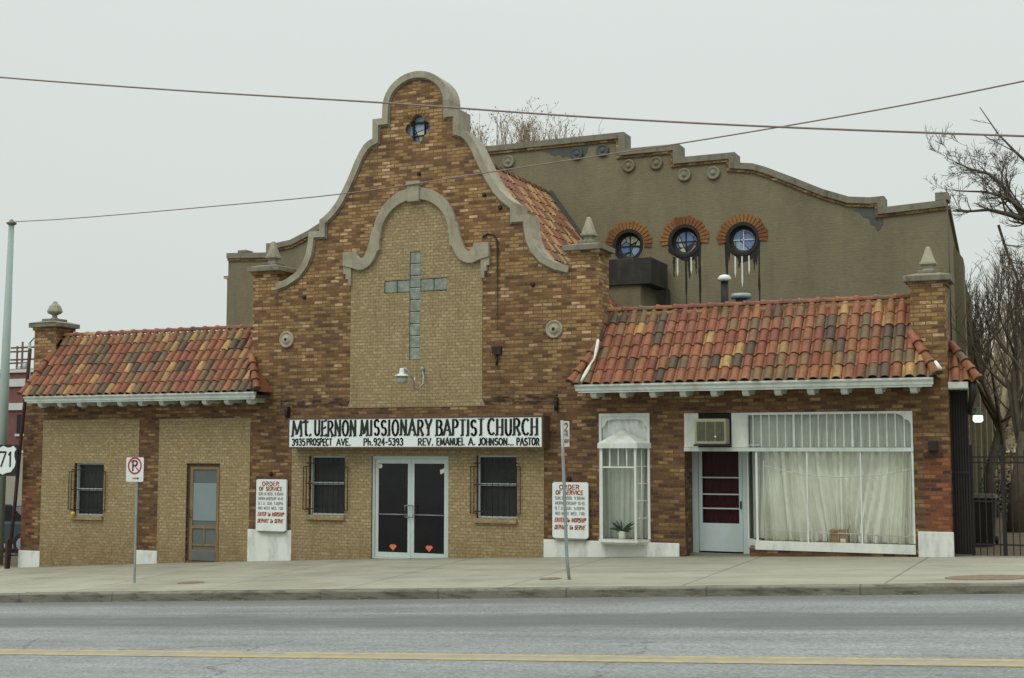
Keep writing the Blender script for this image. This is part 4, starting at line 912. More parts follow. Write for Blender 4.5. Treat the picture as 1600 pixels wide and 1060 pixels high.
for x,z,mm in ((-1.12,10.37,'medal'),(.93,10.40,'lead'),(1.68,10.42,'lead'),(2.42,9.93,'stucco'),(3.19,9.93,'stucco'),(3.96,9.55,'medal'),(4.74,9.53,'medal')):
    b=MB(); b.lathe([(.175,YB),(.18,YB-.05),(.15,YB-.08),(.12,YB-.05),(.06,YB-.05),(.045,YB-.08),(.01,YB-.08)],(x,0,z),18,'y'); b.build('medallion',M[mm],AU)
b=MB(); b.prism([(9.0,8.3),(9.01,7.9),(8.94,7.78),(8.86,7.72),(8.8,7.86),(8.7,7.9),(8.66,8.05),(8.52,8.1),(8.44,8.22),(8.25,8.3),(8.6,8.34)],YB-.008,YB+.001); b.build('tar_patch',M['lead'],AU); b=MB(); b.prism([(-.1,10.57),(1.25,10.58),(1.22,10.42),(1.12,10.30),(.95,10.22),(.78,10.33),(.62,10.38),(.5,10.34),(.4,10.44),(.25,10.41),(.1,10.49)],YB-.008,YB+.001); b.build('tar_patch',M['lead'],AU)
# bulkhead with the black metal fascia
BK=thing('roof_bulkhead',(3.4,7,4.95),'stucco roof bulkhead with a black sheet-metal fascia below the left round window','bulkhead')
yf=6.2; xr=X(1017,440,yf)
b=MB(); b.box(2.0,xr-.30,yf+.08,YB-.002,4.96,Z(1010,443,yf)+.02); b.build('wall',M['stucco'],BK)
b=MB(); b.box(1.9,xr,yf,YB-.12,Z(980,445,yf),Z(980,404,yf)); b.build('fascia',M['tar'],BK,bevel=.01)
b=MB(); b.box(xr-.06,xr+.06,YB-.25,YB-.11,4.96,Z(980,445,yf)); b.build('duct',M['tar'],BK)
# vent pipes on the flat roof
q=P(1132,437,3.); VP_=thing('vent_pipe',(q.x,3,4.95),'slim dark vent pipe with white mushroom cap on the flat roof','vent pipe')
b=MB(); b.lathe([(.085,4.95),(.085,q.z-.03)],(q.x,3,0),12); b.build('pipe',M['dark'],VP_)
b=MB(); b.lathe([(.09,q.z-.04),(.15,q.z-.02),(.15,q.z+.03),(.10,q.z+.09),(.02,q.z+.11)],(q.x,3,0),14); b.build('cap',M['white'],VP_)
q=P(1158,463,2.5); V2=thing('roof_ventilator',(q.x,2.5,4.95),'low galvanised roof ventilator beside the vent pipe','ventilator')
b=MB(); b.lathe([(.12,4.95),(.12,q.z-.05)],(q.x,2.5,0),12); b.build('neck',M['lead'],V2)
b=MB(); b.lathe([(.2,q.z-.06),(.23,q.z-.02),(.2,q.z+.05),(.02,q.z+.07)],(q.x,2.5,0),16); b.build('hood',M['steel'],V2)
# ------------------------------------------------------------ lettering: a hand-painted stroke alphabet
def crv(cx,cy,rx,ry,a0,a1,n=7): return [(cx+rx*math.cos(R(a0+(a1-a0)*i/n)),cy+ry*math.sin(R(a0+(a1-a0)*i/n))) for i in range(n+1)]
G={
'A':(.8,[[(0,0),(.4,1)],[(.4,1),(.8,0)],[(.15,.33),(.65,.33)]]),
'B':(.68,[[(.08,0),(.08,1)],[(.08,1)]+crv(.32,.77,.28,.23,90,-90),[(.08,.54),(.32,.54)]+crv(.34,.27,.32,.27,90,-90)+[(.08,0)]]),
'C':(.68,[crv(.38,.5,.36,.5,50,310,10)]),
'D':(.7,[[(.08,0),(.08,1)],[(.08,1),(.25,1)]+crv(.28,.5,.38,.5,90,-90,9)+[(.08,0)]]),
'E':(.6,[[(.08,0),(.08,1)],[(.08,1),(.58,1)],[(.08,.52),(.48,.52)],[(.08,0),(.6,0)]]),
'F':(.58,[[(.08,0),(.08,1)],[(.08,1),(.58,1)],[(.08,.52),(.46,.52)]]),
'G':(.72,[crv(.38,.5,.36,.5,50,330,11)+[(.70,.42),(.42,.42)]]),
'H':(.7,[[(.08,0),(.08,1)],[(.62,0),(.62,1)],[(.08,.5),(.62,.5)]]),
'I':(.22,[[(.1,0),(.1,1)]]),
'J':(.5,[[(.42,1),(.42,.25)]+crv(.24,.25,.18,.25,0,-150,6)]),
'K':(.68,[[(.08,0),(.08,1)],[(.6,1),(.1,.45)],[(.25,.58),(.66,0)]]),
'L':(.56,[[(.08,1),(.08,0)],[(.08,0),(.56,0)]]),
'M':(.95,[[(.06,0),(.14,1)],[(.14,1),(.46,.15)],[(.46,.15),(.8,1)],[(.8,1),(.88,0)]]),
'N':(.74,[[(.08,0),(.08,1)],[(.08,1),(.64,0)],[(.64,0),(.64,1)]]),
'O':(.76,[crv(.38,.5,.34,.5,90,450,14)]),
'P':(.64,[[(.08,0),(.08,1)],[(.08,1),(.28,1)]+crv(.3,.75,.3,.25,90,-90)+[(.08,.5)]]),
'R':(.7,[[(.08,0),(.08,1)],[(.08,1),(.28,1)]+crv(.3,.75,.29,.25,90,-90)+[(.08,.5)],[(.3,.5),(.66,0)]]),
'S':(.62,[crv(.31,.75,.25,.25,30,250,7)+crv(.31,.26,.27,.26,70,-150,8)]),
'T':(.66,[[(.33,0),(.33,1)],[(0,1),(.66,1)]]),
't':(.6,[[(.3,1.0),(.3,.22)]+crv(.44,.22,.14,.22,180,310,4),[(.02,.86),(.58,.9)]]),
'U':(.68,[[(.08,1),(.08,.3)]+crv(.34,.3,.26,.3,180,360,7)+[(.6,1)]]),
'V':(.72,[[(0,1),(.36,0)],[(.36,0),(.72,1)]]),
'W':(.98,[[(0,1),(.24,0)],[(.24,0),(.48,.85)],[(.48,.85),(.72,0)],[(.72,0),(.96,1)]]),
'Y':(.7,[[(0,1),(.35,.48)],[(.7,1),(.35,.48)],[(.35,.48),(.35,0)]]),
'Q':(.76,[crv(.38,.5,.34,.5,90,450,14),[(.45,.25),(.74,-.05)]]),
'0':(.6,[crv(.3,.5,.26,.5,90,450,12)]),'1':(.3,[[(.05,.8),(.18,1)],[(.18,1),(.18,0)]]),
'2':(.6,[crv(.3,.72,.25,.28,160,-30,7)+[(.06,.02)],[(.06,0),(.58,0)]]),
'3':(.58,[crv(.27,.76,.24,.24,150,-90,7),crv(.27,.26,.27,.27,90,-150,8)]),
'4':(.62,[[(.44,0),(.44,1)],[(.44,1),(.04,.35)],[(.04,.33),(.62,.33)]]),
'5':(.58,[[(.52,1),(.12,1)],[(.12,1),(.10,.56)]+crv(.28,.33,.27,.33,110,-140,8)]),
'7':(.58,[[(.02,1),(.56,1)],[(.56,1),(.2,0)]]),
'9':(.58,[crv(.28,.72,.24,.27,0,360,10),[(.52,.72),(.5,.35)]+crv(.28,.25,.23,.25,10,-100,5)]),
'.':(.26,[[(.08,.04),(.2,.04)]]),',':(.2,[[(.12,.05),(.05,-.12)]]),'-':(.4,[[(.05,.45),(.35,.45)]]),':':(.2,[[(.08,.2),(.12,.24)],[(.08,.65),(.12,.69)]]),"'":(.2,[[(.12,1),(.08,.8)]]),'h':(.6,[[(.08,0),(.08,1)],[(.08,.5)]+crv(.3,.4,.22,.15,150,0,4)+[(.52,0)]]),'o':(.5,[crv(.25,.3,.2,.3,90,450,10)]),' ':(.42,[]),
}
def ribbon(b,pts,wd,y,cal,M_):
    for a,c in zip(pts,pts[1:]):
        a=Vector(a); c=Vector(c); d=c-a
        if d.length<1e-6: continue
        d.normalize(); wv=wd*(cal+(1-cal)*abs(d.y)); n=Vector((-d.y,d.x))*wv/2; e=d*wd*.22
        q=[a-e-n,c+e-n,c+e+n,a-e+n]
        b.face([M_(p.x,p.y,y) for p in q])
def text(b,s,x0,x1,z0,h,y,wd,cal=.6,slant=0.,serif=0.,jit=.0,M_=None,seed=1,gap=.16):
    M_=M_ or (lambda x,z,y:(x,y,z)); r=random.Random(seed)
    tot=sum(G[c][0]+gap for c in s)-gap; k=(x1-x0)/tot; u=0; n=0
    for c in s:
        gw_,st=G[c]; jz=r.uniform(-jit,jit)*h; js=1+r.uniform(-jit,jit)
        for sk in st:
            pts=[(x0+(u+px)*k+slant*pz*h,z0+jz+pz*h*js) for px,pz in sk]; n+=1
            ribbon(b,pts,wd,y-.00012*(n%7),cal,M_)
            if serif and abs(pts[0][0]-pts[-1][0])<.35*h and len(sk)==2:
                lo=pts[0] if pts[0][1]<pts[-1][1] else pts[-1]; hi=pts[-1] if lo is pts[0] else pts[0]
                ribbon(b,[(lo[0]-serif*h,lo[1]-.02*h),(lo[0]+.3*serif*h,lo[1]+.10*h)],wd*.7,y-.001-.00012*(n%5),1,M_)
                ribbon(b,[(hi[0]-.5*serif*h,hi[1]-.03*h),(hi[0]+.3*serif*h,hi[1]+.02*h)],wd*.6,y-.0012-.00012*(n%5),1,M_)
        u+=gw_+gap
# main sign
ys=-.36; SG=thing('church_sign',(.08,-.18,2.38),'long white church name board in a brown frame above the glass doors','sign')
xl,xr_=X(450,678,ys),X(849,676,ys); zb_,zt_=2.355,3.03
b=MB(); b.box(xl,xr_,ys+.03,-.02,zb_,zt_); fw_=.035
b.box(xl,xl+fw_,ys-.01,ys+.031,zb_,zt_); b.box(xr_-fw_,xr_,ys-.01,ys+.031,zb_,zt_); b.box(xl+fw_,xr_-fw_,ys-.01,ys+.031,zt_-fw_,zt_); b.box(xl+fw_,xr_-fw_,ys-.01,ys+.031,zb_,zb_+fw_)
b.build('frame',M['signframe'],SG,bevel=.004)
b=MB(); b.box(xl+fw_,xr_-fw_,ys,ys+.03,zb_+fw_,zt_-fw_); b.build('sign_face',M['signface'],SG)
b=MB(); yy=ys-.004
for wd_,pa,pb in (('M',456,473),('t.',474,487),('UERNON',491,557),('MISSIONARY',563,675),('BAPTIST',681,757),('CHURCH',762,841)):
    text(b,wd_,X(pa,670,ys)+.01,X(pb,670,ys)-.01,2.635,.325,yy,.058,.45,serif=.12,jit=.03,seed=len(wd_),gap=.2 if wd_!='MISSIONARY' else .24)
for wd_,pa,pb in (('3935',456,477),('PROSPECT',479,519),('AVE.',526,548),("Ph.924-5393",568,630),('REV.',653,677),('EMANUEL',682,726),('A.',732,743),('JOHNSON...',747,803),('PASTOR',807,843)):
    text(b,wd_,X(pa,691,ys)+.005,X(pb,691,ys)-.005,2.425,.145,yy,.034,.7,jit=.04,serif=.05,seed=len(wd_)+3)
b.build('lettering',M['ink'],SG)
# order of service boards
def board(px0,px1,zb,zt,lab):
    x0,x1=X(px0,790,-.09),X(px1,790,-.09); BD=thing('service_board',((x0+x1)/2,-.06,zb),lab,'sign','order of service boards')
    r=.05; o=[]
    for cx,cz,a in ((x1-r,zb+r,-90),(x1-r,zt-r,0),(x0+r,zt-r,90),(x0+r,zb+r,180)): o+=arc(cx,cz,r,r,a,a+90,4)
    b=MB(); b.prism(o,-.09,-.04); b.build('board',M['signface'],BD)
    b=MB(); b.box(x0+.06,x1-.05,-.1,-.002,zb-.035,zb-.002); b.build('ledge',M['stoned'],BD)
    W_=x1-x0; H=zt-zb; y=-.094; b=MB()
    text(b,'ORDER',x0+.2*W_,x0+.76*W_,zb+.875*H,.075*H,y,.022,.8,seed=1); b.build('red_lettering',M['redink'],BD); b=MB(); text(b,'OF SERVICE',x0+.1*W_,x0+.86*W_,zb+.78*H,.07*H,y,.022,.8,seed=2); b.build('red_lettering',M['redink'],BD); b=MB()
    text(b,'ENTER to WORSHIP',x0+.06*W_,x0+.92*W_,zb+.29*H,.07*H,y,.019,.8,slant=.25,seed=3); b.build('red_lettering',M['redink'],BD); b=MB(); text(b,'DEPART to SERVE',x0+.06*W_,x0+.90*W_,zb+.16*H,.07*H,y,.019,.8,slant=.25,seed=4); b.build('red_lettering',M['redink'],BD)
    b=MB()
    for i,s in enumerate(('SUN.SCHOOL 9:30AM','MORN.WORSHIP 10:45','B.T.U. SUN. 5:00PM','MID WEEK WED. 7:00')):
        text(b,s,x0+.08*W_,x0+.9*W_,zb+(.69-.092*i)*H,.055*H,y,.009,.8,seed=i+5); b.build('grey_lettering',M['greyink'],BD); b=MB()
board(400,447,.50,1.66,'unobstructed white order of service board on the brick left of the entrance')
board(863,919,.54,1.67,'white order of service board behind the bent pole, right of the entrance')
# wall lamp under the cross
WLm=thing('wall_lamp',(-.1,-.3,3.6),'gooseneck barn lamp with glass jar shade on the tan panel under the cross','lamp')
pv=P(660,577,-.02); pa=[P(660,579,-.03),P(662,590,-.12),P(661,600,-.22),P(654,608,-.32),P(647,608,-.40),P(647,600,-.44),P(645,590,-.5),P(637,579,-.58),P(631,575,-.62)]
b=MB(); b.tube(pa,.022,6); b.build('arm',M['steel'],WLm); b=MB(); b.lathe([(.05,0),(.05,-.03),(.02,-.05)],(pv.x,0-.014,pv.z),12,'y'); b.build('wall_plate',M['steel'],WLm)
q=P(628,590,-.62); b=MB(); b.lathe([(.165,q.z+.02),(.15,q.z+.045),(.06,q.z+.085),(.055,q.z+.15),(.05,q.z+.19),(.02,q.z+.2)],(q.x,-.62,0),18); b.build('reflector',M['white'],WLm)
b=MB(); b.lathe([(.09,q.z-.13),(.115,q.z-.12),(.12,q.z+.018)],(q.x,-.62,0),16); b.build('glass_jar',M['jar'],WLm)
b=MB(); b.tube([P(647,604,-.42),P(647,590,-.42)],.022,6); b.build('sensor',M['white'],WLm)
# ------------------------------------------------------------ street furniture
def hg(px,py): q=hitg(px,py); return q
q=hg(210,911); NP=thing('parking_sign',(q.x,q.y,q.z),'white no-parking sign with red ring and arrow on a straight steel pole','traffic sign','parking signs on the pavement')
zt_=Z(209,716,q.y)+.02; b=MB(); b.box(q.x-.022,q.x+.022,q.y-.012,q.y+.012,q.z-.05,zt_)
b.build('pole',M['steel'],NP)
sx0,sx1=X(197,735,q.y-.03),X(224,735,q.y-.03); sz0,sz1=Z(210,753,q.y),Z(210,715,q.y); ym=q.y-.028
b=MB(); o=[]; r=.03
for cx,cz,a in ((sx1-r,sz0+r,-90),(sx1-r,sz1-r,0),(sx0+r,sz1-r,90),(sx0+r,sz0+r,180)): o+=arc(cx,cz,r,r,a,a+90,3)
b.prism(o,ym,ym+.006); b.build('plate',M['signface'],NP)
cx=(sx0+sx1)/2; cz=sz0+.66*(sz1-sz0); rr_=.40*(sx1-sx0); b=MB(); b.prism(arc(cx,cz,rr_,rr_,0,345,23),ym-.004,ym,[arc(cx,cz,rr_*.80,rr_*.80,0,345,23)])
ribbon(b,[(cx-rr_*.6,cz+rr_*.6),(cx+rr_*.6,cz-rr_*.6)],.022,ym-.006,1,lambda x,z,y:(x,y,z))
zl=sz0+.14*(sz1-sz0); ribbon(b,[(cx-.04,zl),(cx+.09,zl)],.022,ym-.004,1,lambda x,z,y:(x,y,z)); b.face([(cx+.07,ym-.005,zl-.025),(cx+.13,ym-.005,zl),(cx+.07,ym-.005,zl+.025)]); b.build('red_symbol',M['red'],NP)
b=MB(); text(b,'P',cx-.065,cx+.07,cz-.10,.20,ym-.005,.035,.8); b.build('letter',M['ink'],NP)
q=hg(890,906); B2=thing('parking_sign',(q.x,q.y,q.z),'narrow time-limit sign seen nearly edge-on atop a bent grey pole','traffic sign','parking signs on the pavement')
b=MB(); pts=[P(px,py,q.y) for px,py in ((890,906),(886,875),(884.5,840),(883,800),(881.5,760),(879.5,710),(878,657))]; pts[0].z-=.05
b.tube(pts,.030,8); b.build('pole',M['steel'],B2)
a=pts[-1]+Vector((.02,-.04,-.01)); d=Vector((.0,.34,0)); h=Z(885,656,q.y)-Z(885,697,q.y)
c=a+d; b=MB(); nrm=Vector((d.y,-d.x,0)).normalized()*.006
lo=[a-Vector((0,0,h)),c-Vector((0,0,h-.01))]; b.hexa([lo[0],lo[1],lo[1]-nrm,lo[0]-nrm,a,c,c-nrm,a-nrm]); b.build('plate',M['signface'],B2)
dl=d.length; un_=d/dl
def MS(x,z,y): p=a+un_*x+nrm*(1.6+abs(y)*60); return (p.x,p.y,a.z+z)
b=MB(); text(b,'2',dl*.25,dl*.75,-.17,.13,0,.028,.9,M_=MS); ribbon(b,[(dl*.25,-h+.09),(dl*.7,-h+.09)],.03,0,1,MS); b.build('red_lettering',M['redink'],B2)
b=MB(); text(b,'HR',dl*.2,dl*.8,-.27,.07,0,.014,.9,M_=MS); text(b,'PARKING',dl*.08,dl*.92,-.36,.05,0,.010,.9,M_=MS); b.build('grey_lettering',M['greyink'],B2)
# route shield on a leaning rusty post at the left corner
q=hg(12,889); US=thing('route_sign',(q.x,q.y,q.z),'black and white route 71 shield on a leaning rusty post at the left corner','traffic sign')
b=MB(); pts=[P(x,y,q.y) for x,y in ((12,890),(24,780),(33,680),(42,600),(47,545))]; pts[0].z-=.05; b.tube(pts,.045,7); b.build('post',M['rust'],US)
b=MB(); p0=P(11,892,q.y+.05); p1=P(12,843,q.y+.05); b.box(p0.x-.06,p0.x+.02,q.y+.02,q.y+.1,p0.z-.1,p1.z); b.build('stump',M['rust'],US)
yy=q.y-.08; s0,s1=X(-17,720,yy),X(27,720,yy); z0_,z1_=Z(10,744,yy),Z(10,695,yy); cx=(s0+s1)/2; hw_=(s1-s0)/2; hh=z1_-z0_
b=MB(); b.prism(rect(s0,s1,z0_,z1_),yy,yy+.008); b.build('plate',M['ink'],US)
sh=[(0,0),(.25,.06),(.6,.10),(.86,.28),(.92,.45),(.82,.62),(.80,.78),(.95,.88),(.72,1.0),(.5,.94),(.25,.94),(0,1.0)]
sp_=[(cx+a*hw_*.97,z0_+.03+c*(hh-.06)) for a,c in sh]+[(cx-a*hw_*.97,z0_+.03+c*(hh-.06)) for a,c in sh[::-1][1:-1]]
b=MB(); b.prism(sp_,yy-.004,yy); b.build('shield',M['signface'],US)
b=MB(); text(b,'71',cx-.30*hw_,cx+.62*hw_,z0_+.30*hh,.46*hh,yy-.006,.055,.9); b.build('number',M['ink'],US)
# concrete pole
yp=.8; pb=P(-14,1000,yp); pt=P(18,350,yp); UPm=thing('utility_pole',(X(4,690,yp)-.25,yp,-1),'pale grey tapered pole behind the route sign, carrying the overhead cable at the left edge','pole')
zbm=rear(-12,.8); x_top=pt.x; 
b=MB(); b.tube([(x_top-.16,yp,zbm-.1),(x_top-.07,yp,3),(x_top,yp,pt.z)],[.19,.13,.07],14); b.build('shaft',M['ppole'],UPm); UPm.location=(x_top-.16,yp,zbm)
for ch in UPm.children: ch.location=Vector((0,0,0))-(Vector((x_top-.16,yp,zbm))-ORG[UPm.name])
b=MB(); b.lathe([(.09,pt.z-.03),(.13,pt.z),(.13,pt.z+.03),(.06,pt.z+.06),(.05,pt.z+.1),(.02,pt.z+.12)],(x_top,yp,0),14)
ORG[UPm.name]=Vector((x_top-.16,yp,zbm)); b.build('pole_cap',M['stoned'],UPm)
# overhead cables
def cable(pts,r,lab):
    # smooth through points (Catmull-Rom)
    out=[]; n=len(pts)
    for i in range(n-1):
        p0,p1,p2,p3=pts[max(i-1,0)],pts[i],pts[i+1],pts[min(i+2,n-1)]
        for k in range(8):
            t=k/8; out.append(.5*((2*p1)+(p2-p0)*t+(2*p0-5*p1+4*p2-p3)*t*t+(3*p1-p0-3*p2+p3)*t**3))
    out.append(pts[-1]); b=MB(); b.tube(out,r,6); return tag(b.build('overhead_cable',M['wire'],org=pts[0]),lab,'cable','overhead cables')
cable([P(x,y,-4.9) for x,y in ((-260,96),(0,121),(300,143),(600,161),(900,182),(1200,198),(1600,213),(1900,222))],.017,'higher dark cable crossing the gable top and the whole sky')
cable([P(18,347,.8)]+[P(x,y,.8-.0042*(x-18)) for x,y in ((120,341),(330,323),(545,302),(760,270),(920,246),(1065,224),(1240,195),(1420,163),(1600,127),(1800,85))],.012,'thinner cable from the left pole crossing the tan arch and rising right')
# ------------------------------------------------------------ east passage
def iron(b,x0,x1,y,z0,z1,n,r=.009):
    for i in range(n+1): xx=x0+(x1-x0)*i/n; b.box(xx-r,xx+r,y-r,y+r,z0,z1+(.06 if i%2 else .0))
xg=X(1517,780,.35)
TG=thing('dark_sheet_infill',(11.4,.35,.42),'tall black sheet-iron gate squeezed against the right brick pier','infill sheet')  # black sheet and bars added to darken the gap by the pier
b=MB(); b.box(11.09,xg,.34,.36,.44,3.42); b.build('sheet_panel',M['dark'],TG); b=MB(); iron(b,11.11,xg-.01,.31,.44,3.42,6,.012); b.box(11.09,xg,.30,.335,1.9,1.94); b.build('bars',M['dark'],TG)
FN=thing('iron_fence',(12.2,.4,.45),'black iron bar fence with crossrails right of the added black sheet','fence')
xe=X(1640,780,.4)+.6; b=MB(); iron(b,xg+.03,xe,.4,.40,2.32,17)
b.build('bars',M['dark'],FN); b=MB()
for z in (.62,1.4,2.10,2.2): b.box(xg,xe,.405,.425,z-.014,z+.014)
b.build('rails',M['dark'],FN); b=MB(); 
for x in (xg+.02,X(1568,780,.4)): b.box(x-.03,x+.03,.37,.43,.3,2.42)
b.build('posts',M['dark'],FN)
LP=thing('passage_lamp',P(1528,640,6),'lit white lantern glowing at the side passage wall','lamp'); q=P(1528,654,6)
b=MB(); b.lathe([(.07,q.z-.09),(.11,q.z-.05),(.105,q.z+.06),(.06,q.z+.09)],(q.x,6,0),12); b.build('globe',M['lit'],LP)
b=MB(); b.lathe([(.16,q.z+.07),(.15,q.z+.10),(.06,q.z+.17),(.05,q.z+.24),(.02,q.z+.26)],(q.x,6,0),12); b.build('hood',M['leaf'],LP)
b=MB(); b.tube([(q.x,6,q.z+.18),(q.x-.2,6.05,q.z+.26),(10.55,6.2,q.z+.1)],.02,6); b.build('arm',M['dark'],LP)
q=P(1534,842,3.); BN=thing('trash_bin',(q.x,3,g0(12)),'dark wheeled bin standing behind the iron fence','bin')
b=MB(); z=g0(q.x); b.hexa([(q.x-.24,2.8,z+.05),(q.x+.24,2.8,z+.05),(q.x+.24,3.3,z+.05),(q.x-.24,3.3,z+.05),(q.x-.29,2.72,z+.95),(q.x+.29,2.72,z+.95),(q.x+.29,3.35,z+.95),(q.x-.29,3.35,z+.95)]); b.build('body',M['dark'],BN,bevel=.02)
b=MB(); b.hexa([(q.x-.32,2.68,z+.955),(q.x+.32,2.68,z+.955),(q.x+.32,3.38,z+.955),(q.x-.32,3.38,z+.955),(q.x-.28,2.75,z+1.03),(q.x+.28,2.75,z+1.03),(q.x+.28,3.3,z+1.03),(q.x-.28,3.3,z+1.03)]); b.build('lid',M['tar'],BN)
for s in (-1,1): b=MB(); b.lathe([(.09,-.03),(.09,.03)],(0,0,0),12); b.v=[(q.x+s*.27+c_,3.3+a_,z+.09+b_) for a_,b_,c_ in b.v]; b.build('wheel',M['tyre'],BN)
q=D(1556,707,52); YW=thing('garden_wall',(q.x,q.y,rear(q.x,q.y)),'low pale wall crossing the hillside beyond the iron fence','wall')
b=MB(); b.box(q.x-3,q.x+5,q.y,q.y+.3,rear(q.x,q.y)-2,q.z); b.build('wall_body',M['soil'],YW); b=MB(); b.box(q.x-3,q.x+5,q.y-.05,q.y+.35,q.z+.001,q.z+.14); b.build('wall_cap',M['bandw'],YW)
# ------------------------------------------------------------ trees
def branch(b,p,d,L,r,dep,rg,seg=4,up=.12,spread=.6,twigs=None,minr=.004):
    n=4 if dep>1 else 3; pts=[p.copy()]; rs=[r]; dd=d.normalized()
    for i in range(n):
        dd=(dd+Vector((rg.gauss(0,.16),rg.gauss(0,.16),rg.gauss(0,.12)+up*.4))).normalized(); pts.append(pts[-1]+dd*(L/n)); rs.append(max(minr,r*(1-.62*(i+1)/n)))
    b.tube(pts,rs,seg if dep>1 else 3,cap=False)
    if dep<=0:
        if twigs is not None: twigs.append(pts[-1]); twigs.append(pts[2])
        return
    k=rg.randint(2,4) if dep>1 else rg.randint(2,3)
    for i in range(k):
        t=rg.uniform(.25,1.0); f=t*n; j=min(int(f),n-1); q=pts[j].lerp(pts[j+1],f-j); rr=rs[j]*.62
        ax=Vector((rg.gauss(0,1),rg.gauss(0,1),rg.gauss(0,.6)+up)).normalized()
        nd=(dd*(1-spread*.5)+ax*spread).normalized()
        branch(b,q,nd,L*rg.uniform(.5,.74),max(minr,rr),dep-1,rg,seg,up,spread,twigs,minr)
def tree(base,H,r,seed,lab,mat='bark',up=.5,spread=.55,dep=4,group='bare trees',minr=.008,leaves=0,trunkfrac=.35,nb=6,sw=1.):
    rg=random.Random(seed); T=thing('bare_tree',tuple(base),lab,'tree',group); base=Vector(base)
    b=MB(); top=base+Vector((rg.uniform(-.05,.05)*H,0,H*trunkfrac)); b.tube([base-Vector((0,0,.3)),base+Vector((rg.uniform(-.1,.1),0,H*.15)),top],[r*1.25,r,r*.8],9); trunk=b.build('trunk',M[mat],T)
    b=MB(); tw=[]
    for i in range(nb):
        a=rg.uniform(0,6.28); s_=rg.uniform(.25,.7)*sw; branch(b,top-Vector((0,0,rg.uniform(0,.35)*H*trunkfrac)),Vector((math.cos(a)*s_,math.sin(a)*s_,1)),H*rg.uniform(.32,.45),r*.5,dep,rg,4,up,spread,tw,minr)
    def fit(v): v=Vector(v)-base; return tuple(base+Vector((v.x*kk,v.y*kk,soft(v.z*kz))))
    mxz=sorted(v[2] for v in b.v)[int(len(b.v)*.975)]-base.z; kz=H/mxz; kk=kz**.6
    def soft(z): return z if z<H*.97 else H*.97+(z-H*.97)*.3
    cut=min(1,(H*trunkfrac*kz+.0)/(H*trunkfrac)); b.v=[fit(v) for v in b.v]; tw=[Vector(fit(v)) for v in tw]
    c=b.build('crown',M[mat],T)
    trunk.scale=(1,1,kz)
    if leaves:
        b=MB()
        for t_ in rg.sample(tw,min(leaves,len(tw))):
            for _ in range(2):
                o=t_+Vector((rg.gauss(0,.1),rg.gauss(0,.1),rg.gauss(0,.1))); u=Vector((rg.gauss(0,1),rg.gauss(0,1),rg.gauss(0,1))).normalized()*.05; v=u.cross(Vector((rg.gauss(0,1),rg.gauss(0,1),rg.gauss(0,1)))).normalized()*.035
                b.face([o-u,o+v,o+u,o-v])
        b.build('leaves',M['dryleaf'],T)
    return T
# sparse tree whose top shows over the hall
q=P(808,226,34.); H=Z(800,186,34)-g0(0)
tree((q.x-.6,34,g0(0)),H,.16,11,'slender tree with a few yellow leaves showing above the hall parapet','barkd',.9,.42,4,leaves=2600,minr=.012,trunkfrac=.5,nb=42,sw=1.)
q=P(880,226,36.); tree((q.x,36,g0(0)),H-.3,.12,12,'lower leafless treetop right of the yellow-leaved one above the parapet','barkd',.9,.42,3,minr=.012,leaves=60,trunkfrac=.55,nb=26)
# big near tree whose limbs reach in from the right edge
yb=14.; q=P(1690,700,yb); rg=random.Random(5)
BT=thing('bare_tree',(q.x,yb,rear(q.x,yb)),'large dark leafless tree reaching twisted limbs in from the right edge','tree','bare trees')
b=MB(); tk=[Vector((q.x,yb,rear(q.x,yb)-.3)),Vector((q.x-.1,yb,3.)),P(1665,430,yb)]; b.tube(tk,[.5,.4,.3],10); b.build('trunk',M['bark'],BT)
b=MB()
def limb(pp,r0,r1,kids,dep,seed,L=1.2):
    rg=random.Random(seed); pts=[P(x,y,yb+dy) for x,y,dy in pp]; n=len(pts); r0*=.62; b.tube(pts,[r0+(r1-r0)*i/(n-1) for i in range(n)],6,cap=False)
    for i in range(kids):
        f=rg.uniform(.3,n-1.001); j=int(f); q=pts[j].lerp(pts[j+1],f-j); dd=(pts[j+1]-pts[j]).normalized()
        ax=Vector((rg.gauss(0,.8),rg.gauss(0,.8),rg.gauss(.15,.8))).normalized(); rr=(r0+(r1-r0)*f/(n-1))*.5
        branch(b,q,(dd*.7+ax*.6),L*.72*rg.uniform(.5,1.1),max(.008,rr),dep,rg,4,.1,.6,None,.0055)
limb([(1665,430,0),(1630,370,0),(1600,343,0),(1575,335,-.2),(1545,328,-.4),(1510,331,-.5),(1485,330,-.6)],.20,.012,14,2,1)
limb([(1640,380,0),(1600,340,.1),(1570,295,.2),(1545,272,.2),(1515,264,.2),(1482,248,.3)],.16,.01,18,3,2,1.1)
limb([(1600,330,0),(1575,310,-.3),(1540,300,-.5),(1505,299,-.6),(1476,296,-.7)],.09,.01,14,3,3,1.1)
limb([(1680,360,0),(1640,300,.3),(1600,250,.4),(1585,236,.4),(1560,210,.4),(1531,168,.4)],.12,.012,5,1,4,.9)
limb([(1587,238,.4),(1560,224,.4),(1537,212,.4)],.03,.01,2,1,9,.6)
limb([(1660,460,0),(1630,400,.3),(1600,330,.5),(1580,300,.6),(1560,262,.6)],.1,.012,14,3,6,1.2)
limb([(1560,352,0),(1575,400,0),(1588,430,0),(1600,470,0)],.07,.04,9,2,7,1.)
b.build('crown',M['bark'],BT)
